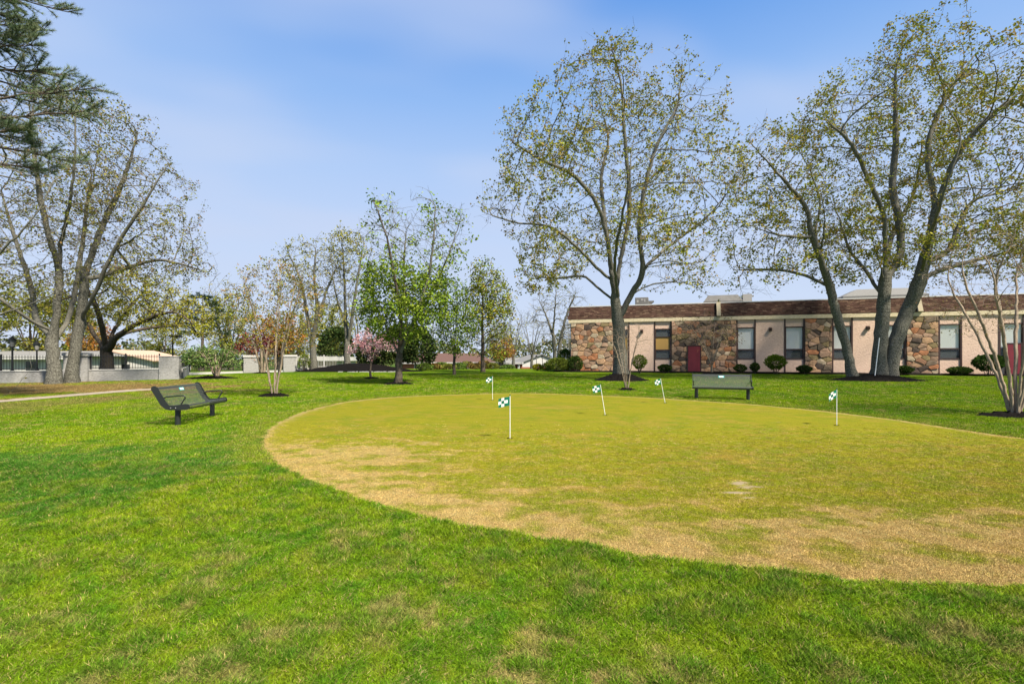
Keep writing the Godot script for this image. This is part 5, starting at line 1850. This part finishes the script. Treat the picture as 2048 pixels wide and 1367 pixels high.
func far_trees() -> void:
	# three kinds, copied along the background
	var ph := on(60, 55.0)
	var yellow := auto_tree("background_tree", "yellow green tree over the railing behind the twin trunks", ph, ball_outline(60, 560, 715, 72, 0.55), 0.22, 1.6, 6, 2.4, 6.5, 420,
		{"seed": 41, "step": 0.4, "kill": 0.8, "reach": 6.0, "tip": 0.016, "cols": [vc(0.19, 0.20, 0.03), vc(0.14, 0.17, 0.025), vc(0.23, 0.215, 0.035)], "leaf": 0.24, "per": 7, "dense": 1.0, "puff": 0.34, "twig": 0.5, "bark": M.dark_bark})
	yellow.set_meta("group", "background trees")
	for e in [[-95, 48, 1.15, 1.0, "yellow green tree at the frame's edge beyond the railing"], [150, 66, 0.92, 2.0, "yellow green tree showing between the twin trunks"], [330, 74, 0.85, 3.0, "yellow green tree above the white gabled pool building"], [462, 58, 0.92, 4.2, "yellow green tree above the loose bush and far railing"], [660, 72, 1.0, 5.0, "yellow green tree behind the two tall bare trees"], [590, 86, 1.05, 0.4, "pale yellow tree farther back between crape myrtle and bare trees"], [1000, 92, 0.9, 1.7, "yellow green tree behind the brown roofed house"]]:
		copy_of(yellow, "background_tree", e[4], on(e[0], e[1]), e[3], e[2], "background trees")
	var rust := auto_tree("rusty_tree", "rust coloured tree behind the leaning twin trunk", on(185, 62.0), ball_outline(185, 640, 718, 45, 0.55), 0.18, 1.2, 6, 1.8, 4.2, 330,
		{"seed": 42, "step": 0.4, "kill": 0.75, "reach": 6.0, "tip": 0.016, "cols": [vc(0.28, 0.11, 0.025), vc(0.26, 0.15, 0.03), vc(0.21, 0.15, 0.04)], "leaf": 0.24, "per": 7, "dense": 1.0, "puff": 0.34, "twig": 0.5, "bark": M.dark_bark})
	rust.set_meta("group", "background trees")
	for e in [[556, 56, 1.05, 2.2, "rust and gold tree behind the slender crape myrtle"], [1005, 70, 0.7, 1.1, "low rusty tree beside the carport columns"]]:
		copy_of(rust, "rusty_tree", e[4], on(e[0], e[1]), e[3], e[2], "background trees")
	var red := auto_tree("red_maple", "dark red Japanese maple above the far capped pier", on(510, 46.0), ball_outline(512, 664, 722, 40, 0.6), 0.12, 0.6, 6, 1.4, 2.4, 300,
		{"seed": 43, "step": 0.26, "kill": 0.46, "reach": 4.0, "tip": 0.01, "cols": [vc(0.17, 0.018, 0.03), vc(0.11, 0.012, 0.022), vc(0.22, 0.03, 0.04)], "leaf": 0.15, "per": 7, "dense": 1.0, "puff": 0.2, "twig": 0.3, "bark": M.dark_bark})
	red.set_meta("group", "background trees")
	var bare := auto_tree("distant_bare_tree", "distant bare tree between the white gabled house and clubhouse corner", on(1064, 92.0), ball_outline(1064, 620, 715, 36, 0.45), 0.25, 2.4, 5, 2.0, 8.2, 330,
		{"seed": 44, "step": 0.45, "kill": 0.85, "reach": 7.0, "tip": 0.02, "cols": OLIVE, "leaf": 0.2, "per": 2, "dense": 0.18, "puff": 0.2, "twig": 0.8, "limb": M.limb, "lift": 0.2})
	bare.set_meta("group", "background trees")
	for e in [[446, 70, 1.2, 2.0, "distant bare tree above the loose bush"], [720, 80, 1.25, 1.0, "distant bare tree behind the dogwood"], [854, 84, 1.05, 3.3, "distant bare tree between the leafy maple and the slim tree"], [1027, 88, 1.0, 4.6, "distant bare tree left of the white gabled house"], [1140, 120, 1.1, 5.5, "distant bare tree right behind the clubhouse corner"]]:
		copy_of(bare, "distant_bare_tree", e[4], on(e[0], e[1]), e[3], e[2], "background trees")
	# dark evergreens
	var r := seeded(45)
	var ever := thing("evergreen_shrub", "dark evergreen behind the white pool house", "shrub", on(672, 62.0), 0.0, "dark evergreens")
	shrub(ever, Vector3(2.1, 2.4, 1.8), 0.3, {"seed": 46, "count": 3600, "leaf": 0.30, "cols": [vc(0.030, 0.052, 0.015), vc(0.045, 0.075, 0.02), vc(0.08, 0.10, 0.028)]})
	for e in [[738, 45.5, 0.55, 1.0, "dark evergreen right behind the pink dogwood"], [766, 44.5, 0.62, 2.0, "dark green shrub behind the leafy maple's trunk"], [838, 44.0, 0.70, 3.0, "dark green shrub to the right of the leafy maple"], [800, 46.0, 0.80, 4.0, "tallest dark shrub filling behind the leafy maple's trunk"]]:
		copy_of(ever, "evergreen_shrub", e[4], on(e[0], e[1]), e[3], e[2], "dark evergreens")
	# far wood
	var wd := mb(true)
	var prof := noise(47, 0.02, 3)
	for k in 26000:
		var az := deg_to_rad(r.randf_range(-52, 52))
		var dist := r.randf_range(165, 215)
		var p := Vector3(sin(az) * dist, 0, -cos(az) * dist)
		if p.x > 40.0 and r.randf() < 0.5: continue
		var hgt := 7.5 + 6.0 * prof.get_noise_1d(rad_to_deg(az) * 5.0) + 3.0 * prof.get_noise_1d(rad_to_deg(az) * 31.0)
		p.y = H(p.x, p.z) + hgt * pow(r.randf(), 0.7)
		var dv := Vector3(r.randf_range(-1, 1), r.randf_range(-1, 1), r.randf_range(-1, 1)).normalized()
		var sv := dv.cross(Vector3(r.randf_range(-1, 1), r.randf_range(-1, 1), r.randf_range(-1, 1))).normalized()
		var v := r.randf_range(0.7, 1.3)
		wd.tint = (vc(0.08, 0.10, 0.04) if r.randf() < 0.6 else vc(0.14, 0.13, 0.06)) * v
		var s := r.randf_range(0.5, 1.3)
		wd.leaf(p, dv, sv, s, s * 0.42)
	var o := structure("woods", wd.mesh(), M.leaf, "low far-off wood along the horizon", "stuff")
	o.set_meta("category", "woods")

func shrubs() -> void:
	var dark := [vc(0.024, 0.048, 0.012), vc(0.036, 0.066, 0.014), vc(0.055, 0.088, 0.018)]
	var bright := [vc(0.11, 0.18, 0.014), vc(0.15, 0.23, 0.018), vc(0.08, 0.13, 0.012)]
	var gold := [vc(0.30, 0.27, 0.02), vc(0.24, 0.23, 0.02)]
	var list := [
		[1150, 40.2, 712, 744, 31, dark, "dark round clipped bush against the facade's end", 0.0],
		[1116, 40.6, 716, 744, 52, [vc(0.09, 0.13, 0.02), vc(0.16, 0.18, 0.03), vc(0.06, 0.09, 0.015)], "wide olive yew beside the dark round bush", 0.0],
		[1131, 41.8, 698, 734, 36, [vc(0.04, 0.09, 0.015), vc(0.06, 0.11, 0.02)], "leafy green shrub rising behind the olive yew", 0.0],
		[1094, 43.5, 726, 743, 22, gold, "golden low shrub next to the olive yew", 0.0],
		[1075, 44.5, 728, 743, 20, gold, "golden low shrub farthest from the clubhouse corner", 0.0],
		[1279, 36.8, 710, 744, 30, bright, "bright green flared bush between the two gold windows", 0.75],
		[1330, 36.6, 729, 744, 27, dark, "low dark clipped bush under the second gold window", 0.4],
		[1481, 35.6, 729, 746, 24, dark, "low dark bush at the end of the stone panel with the door", 0.5],
		[1510, 35.4, 726, 746, 18, dark, "narrow dark flared bush under the first white blind", 0.75],
		[1551, 35.0, 710, 747, 42, bright, "large bright green flared bush before the stucco wall", 0.7],
		[1609, 34.8, 731, 748, 29, dark, "low dark bush at the narrow stone panel", 0.4],
		[1807, 33.2, 732, 749, 36, dark, "low dark bush right of the double trunked tree", 0.4],
		[1920, 32.4, 734, 751, 42, dark, "low flat dark bush under the last full window", 0.4],
		[1979, 31.9, 709, 751, 58, [vc(0.03, 0.07, 0.012), vc(0.05, 0.095, 0.015), vc(0.022, 0.045, 0.012)], "large green bush beside the second red door", 0.6]]
	for e in list:
		var b := on(e[0], e[1])
		var k: float = e[1] / FOC
		var top: float = EYE + (HZ - e[2]) * k - b.y
		var low := 0.14 * top if e[7] > 0.3 else 0.02
		var t := thing("clipped_bush", e[6], "bush", b, 0.0, "shrubs planted along the clubhouse")
		var hw: float = e[4] * k / 2.0
		shrub(t, Vector3(hw, (top - low) / 2.0, hw * 0.85), low, {"seed": int(e[0]), "count": int(clampf(hw * hw * 7000.0, 1300, 6500)), "leaf": 0.08, "cols": e[5], "flare": e[7]})
	# shrub border in front of the brown-roofed house
	var n := 0
	var where := ["beside the dark shrubs", "second from the dark shrubs", "in the middle of the border", "left of the slim tree's trunk", "right of the slim tree's trunk", "before the house's porch", "left of the sweetgum trunk", "behind the sweetgum trunk", "right of the sweetgum trunk", "at the border's end by the carport"]
	for e in [[850, 47, 0.95, 0], [866, 48, 0.85, 1], [882, 50, 1.0, 0], [898, 49, 0.8, 2], [917, 50, 0.95, 0], [934, 52, 1.15, 2], [950, 51, 0.9, 1], [968, 52, 1.3, 1], [984, 52, 0.9, 2], [1016, 55, 0.55, 0]]:
		var t := thing("border_shrub", "%s border shrub %s" % [["green", "reddish", "olive"][e[3]], where[n]], "shrub", on(e[0], e[1]), 0.0, "shrub border before the far house")
		var pal: Array = [[vc(0.09, 0.15, 0.03), vc(0.12, 0.18, 0.03)], [vc(0.18, 0.10, 0.035), vc(0.14, 0.13, 0.03)], [vc(0.17, 0.18, 0.03), vc(0.12, 0.13, 0.03)]][e[3]]
		shrub(t, Vector3(0.75, 0.32 * e[2], 0.7), 0.0, {"seed": 300 + n, "count": 700, "leaf": 0.14, "cols": pal})
		n += 1
	# green-gold shrub in front of the bare tree on the berm
	var y := thing("border_shrub", "yellow green leafy shrub at the foot of the tall forked bare tree", "shrub", on(608, 41.6) + Vector3(0, 0.1, 0))
	shrub(y, Vector3(0.45, 0.6, 0.45), 0.1, {"seed": 320, "count": 700, "leaf": 0.10, "cols": [vc(0.10, 0.14, 0.02), vc(0.14, 0.16, 0.03)]})

func far_buildings() -> void:
	# brown-roofed house, wings and carport
	var b := on(900, 110.0)
	b.y = -1.35
	var t := house("ranch_house", "brick ranch house with brown hipped roof behind the shrub border", b, 0.0, 19.0, 9.0, 2.0, 3.95, 4.2, M.brick, M.roof_brown, [[-7.0, 0.4, 1.6, 1.2], [-3.6, 0.2, 2.2, 1.4], [0.8, 0.2, 2.2, 1.4], [5.0, 0.4, 1.6, 1.2]])
	part("chimney", box_mesh(Vector3(-7.6, 2.0, -1.0), Vector3(-7.0, 4.2, -0.4)), M.house_white, t)
	b = on(990, 96.0)
	b.y = -1.35
	t = thing("carport", "low white carport with brick columns beside the brown roofed house", "carport", b, -0.12)
	part("roof", box_mesh(Vector3(-5.2, 1.75, -3.0), Vector3(5.2, 2.05, 3.0)), M.house_white, t)
	part("wall", box_mesh(Vector3(-5.0, -1.5, -2.9), Vector3(5.0, 1.749, -2.7)), M.brick, t)
	for k in 9:
		part("column", box_mesh(Vector3(-4.9 + k * 1.2, -1.5, 2.4), Vector3(-4.55 + k * 1.2, 1.749, 2.75)), M.house_white if k % 2 == 0 else M.brick, t)
	# white gabled house
	b = on(1070, 118.0)
	b.y = -1.75
	gable("gabled_house", "white gabled house with brick base beyond the lawn's crest", b, 0.25, 9.0, 10.0, 2.3, 4.0, M.house_white, M.roof_grey, M.brick)
	b = on(1046, 124.0)
	b.y = -1.9
	house("gabled_house", "pale roofed wing of house joined beside the white gable", b, 0.2, 9.0, 7.0, 2.1, 3.5, 0.3, M.house_white, M.roof_grey, [[-2.0, 0.4, 1.4, 1.3], [1.2, 0.4, 1.4, 1.3]])
	# two lamp posts before it
	lamp_post(on(1073, 90.0) + Vector3(0, 0.0, 0), 2.1, "black lamp post before the white gabled house, nearer its middle", 0)
	lamp_post(on(1085, 92.0) + Vector3(0, 0.0, 0), 2.2, "black lamp post before the white gabled house, nearer the clubhouse", 0)
	# pool house
	b = on(648, 58.0)
	b.y = -0.9
	t = thing("pool_house", "flat roofed white pool house behind the berm trees", "building", b, 0.12)
	part("wall", box_mesh(Vector3(-2.4, -1.0, -3.0), Vector3(3.0, 2.1, 0.0)), M.house_white, t)
	part("roof", box_mesh(Vector3(-3.4, 2.102, -3.4), Vector3(3.4, 2.55, 0.5)), M.cap_white, t)
	part("painted_panel", box_mesh(Vector3(-0.6, 1.0, 0.002), Vector3(1.4, 2.0, 0.03)), M.house_cream, t)
	for k in 3:
		part("column", box_mesh(Vector3(-3.2 + k * 0.6, -1.0, 0.1), Vector3(-2.95 + k * 0.6, 2.1, 0.35)), M.cap_white, t)
	part("window", box_mesh(Vector3(1.9, 0.8, 0.002), Vector3(2.7, 1.7, 0.04)), M.window, t)
	# white pool buildings behind the railings
	b = on(262, 60.0)
	b.y = -0.7
	gable("pool_building", "white building with shallow cream gable seen through the railing", b, 0.1, 9.5, 8.0, 1.9, 3.05, M.house_white, M.house_cream, M.house_white)
	b = on(60, 52.0)
	b.y = -0.5
	house("pool_building", "long low white building behind the railing and twin trunks", b, 0.08, 14.0, 6.0, 2.2, 2.75, 0.4, M.house_white, M.roof_grey, [[-5.0, 0.6, 1.2, 1.2], [-1.5, 0.6, 1.2, 1.2], [2.0, 0.6, 1.2, 1.2]])
	lamp_post(on(24, 30.0), 1.9, "black lamp post behind the railing nearest the frame's edge", 0)
	lamp_post(on(73, 34.0), 1.75, "black lantern post between frame edge and twin trunks", 0)
	lamp_post(on(345, 36.0), 2.75, "thin black lamp post with flat head by the corner pier", 1)

func gable(called: String, label: String, at: Vector3, turn: float, w: float, dp: float, wall: float, ridge: float, mw: Material, mr: Material, base_m: Material) -> void:
	var t := thing(called, label, "house", at, turn)
	part("base_wall", box_mesh(Vector3(-w / 2, -1.5, -dp / 2), Vector3(w / 2, wall * 0.55, dp / 2)), base_m, t)
	var b := mb()
	b.box(Vector3(-w / 2, wall * 0.55 + 0.002, -dp / 2), Vector3(w / 2, wall, dp / 2))
	for z in [-dp / 2, dp / 2]:
		b.tri(Vector3(-w / 2, wall, z), Vector3(0, ridge - 0.08, z), Vector3(w / 2, wall, z))
	part("wall", b.mesh(), mw, t)
	var r := mb()
	for s in [-1.0, 1.0]:
		var mid := Vector3(s * (w / 4 + 0.15), (wall + ridge) / 2 - 0.03, 0)
		var slope := Vector3(s * (w / 2 + 0.4), -(ridge - wall) * (w / 2 + 0.4) / (w / 2), 0) / 2.0
		r.obox(mid + Vector3(0, 0.06, 0), slope, Vector3(0, 0.06, 0), Vector3(0, 0, dp / 2 + 0.4))
	part("roof", r.mesh(), mr, t)
	for x in [-w * 0.28, w * 0.12]:
		var wn := part("window", box_mesh(Vector3(x, 0.4, dp / 2 + 0.002), Vector3(x + 1.3, 1.6, dp / 2 + 0.05)), M.cap_white, t)
		part("pane", box_mesh(Vector3(x + 0.1, 0.5, dp / 2 + 0.052), Vector3(x + 1.2, 1.5, dp / 2 + 0.06)), M.window, wn)

func facade_bed() -> void:
	var b := mb(false, true)
	var ax := club.global_transform.basis
	var n := 90
	for k in n + 1:
		var s := lerpf(-1.2, 39.0, float(k) / n)
		for e in [[0.02, 0.10], [0.5, 0.12], [0.85, 0.08], [1.15 + 0.12 * nb.get_noise_1d(s * 3.0), -0.03]]:
			var p: Vector3 = club.position + ax.x * s + ax.z * e[0]
			b.add(Vector3(p.x, H(p.x, p.z) + e[1] + 0.03 * nc.get_noise_2d(s * 7.0, e[0] * 9.0), p.z))
	for k in n:
		for j in 3:
			var p := k * 4 + j
			b.i.append_array(PackedInt32Array([p, p + 1, p + 4, p + 1, p + 5, p + 4]))
	var st := SurfaceTool.new()
	st.create_from(b.mesh(), 0)
	st.generate_normals()
	structure("mulch_bed", st.commit(), M.mulch, "narrow black mulch strip along the foot of the clubhouse")

func edging() -> void:
	var b := mb()
	var r := seeded(66)
	for k in 70:
		var px := lerpf(676, 790, r.randf())
		var d := 41.9 - 2.45 * sqrt(maxf(0.0, 1.0 - pow((px - 716) / 146.0, 2)))
		var p := on(px, d) + Vector3(r.randf_range(-0.05, 0.05), 0.02, r.randf_range(-0.3, 0.15))
		var s := r.randf_range(0.03, 0.06)
		b.obox(p, Vector3(s, 0, s * 0.3), Vector3(0.01, s * 0.7, 0), Vector3(-s * 0.3, 0, s))
	structure("edging_stones", b.mesh(), M.cap_white, "line of small white stones edging the mulch berm", "stuff")

func _ready() -> void:
	rng.seed = 1
	na = noise(1, 0.55, 3)
	nb = noise(2, 0.9, 3)
	nc = noise(3, 1.0, 2)
	OLIVE = [vc(0.24, 0.23, 0.03), vc(0.19, 0.20, 0.025), vc(0.28, 0.26, 0.04), vc(0.25, 0.18, 0.045), vc(0.20, 0.235, 0.025)]
	DUSKY = [vc(0.17, 0.155, 0.03), vc(0.13, 0.135, 0.025), vc(0.20, 0.185, 0.035), vc(0.17, 0.11, 0.04), vc(0.15, 0.17, 0.025)]
	SPRING = [vc(0.24, 0.24, 0.025), vc(0.19, 0.20, 0.025), vc(0.27, 0.235, 0.04)]
	FRESH = [vc(0.15, 0.23, 0.02), vc(0.18, 0.25, 0.025), vc(0.12, 0.20, 0.02), vc(0.21, 0.265, 0.035)]
	camera_and_light()
	materials()
	green_outline()
	var t0 := Time.get_ticks_msec()
	ground()
	print("ground ", Time.get_ticks_msec() - t0)
	clubhouse()
	facade_bed()
	pool_wall()
	far_buildings()
	print("buildings ", Time.get_ticks_msec() - t0)
	big_trees()
	print("big trees ", Time.get_ticks_msec() - t0)
	middle_trees()
	left_edge_trees()
	print("middle trees ", Time.get_ticks_msec() - t0)
	far_trees()
	shrubs()
	edging()
	rooftop()
	print("far trees ", Time.get_ticks_msec() - t0)
	var p := hit(357, 851)
	var q := on(426, -p.z + 1.6)
	var ax := (q - p).normalized()
	bench((p + q) / 2.0 + Vector3(0, 0.0, 0), Vector3(-ax.z, 0, ax.x), "dark perforated metal bench seen from its end, beside the green's left rim", 0.0)
	p = hit(1392, 797)
	q = on(1498, -p.z - 0.55)
	ax = (q - p).normalized()
	bench((p + q) / 2.0, Vector3(-ax.z, 0, ax.x), "dark perforated metal bench seen from the front, behind the green", 0.0)
	practice_flag(1020, 877, 0.0, 0.8, 0.05, "nearest checkered flag, on an upright white pole in the middle of the green")
	practice_flag(985, 800, 0.0, 1.0, 0.06, "farthest checkered flag, small on an upright pole at the green's back edge")
	practice_flag(1211, 830, -0.17, 0.6, 0.05, "checkered flag on a strongly leaning pole")
	practice_flag(1331, 806, -0.20, 0.9, 0.08, "checkered flag on a leaning pole just left of the bench")
	practice_flag(1674, 851, 0.0, 1.3, 0.16, "checkered flag with folded cloth, rightmost on the green")
	scatter_grass()
	print("done ", Time.get_ticks_msec() - t0)
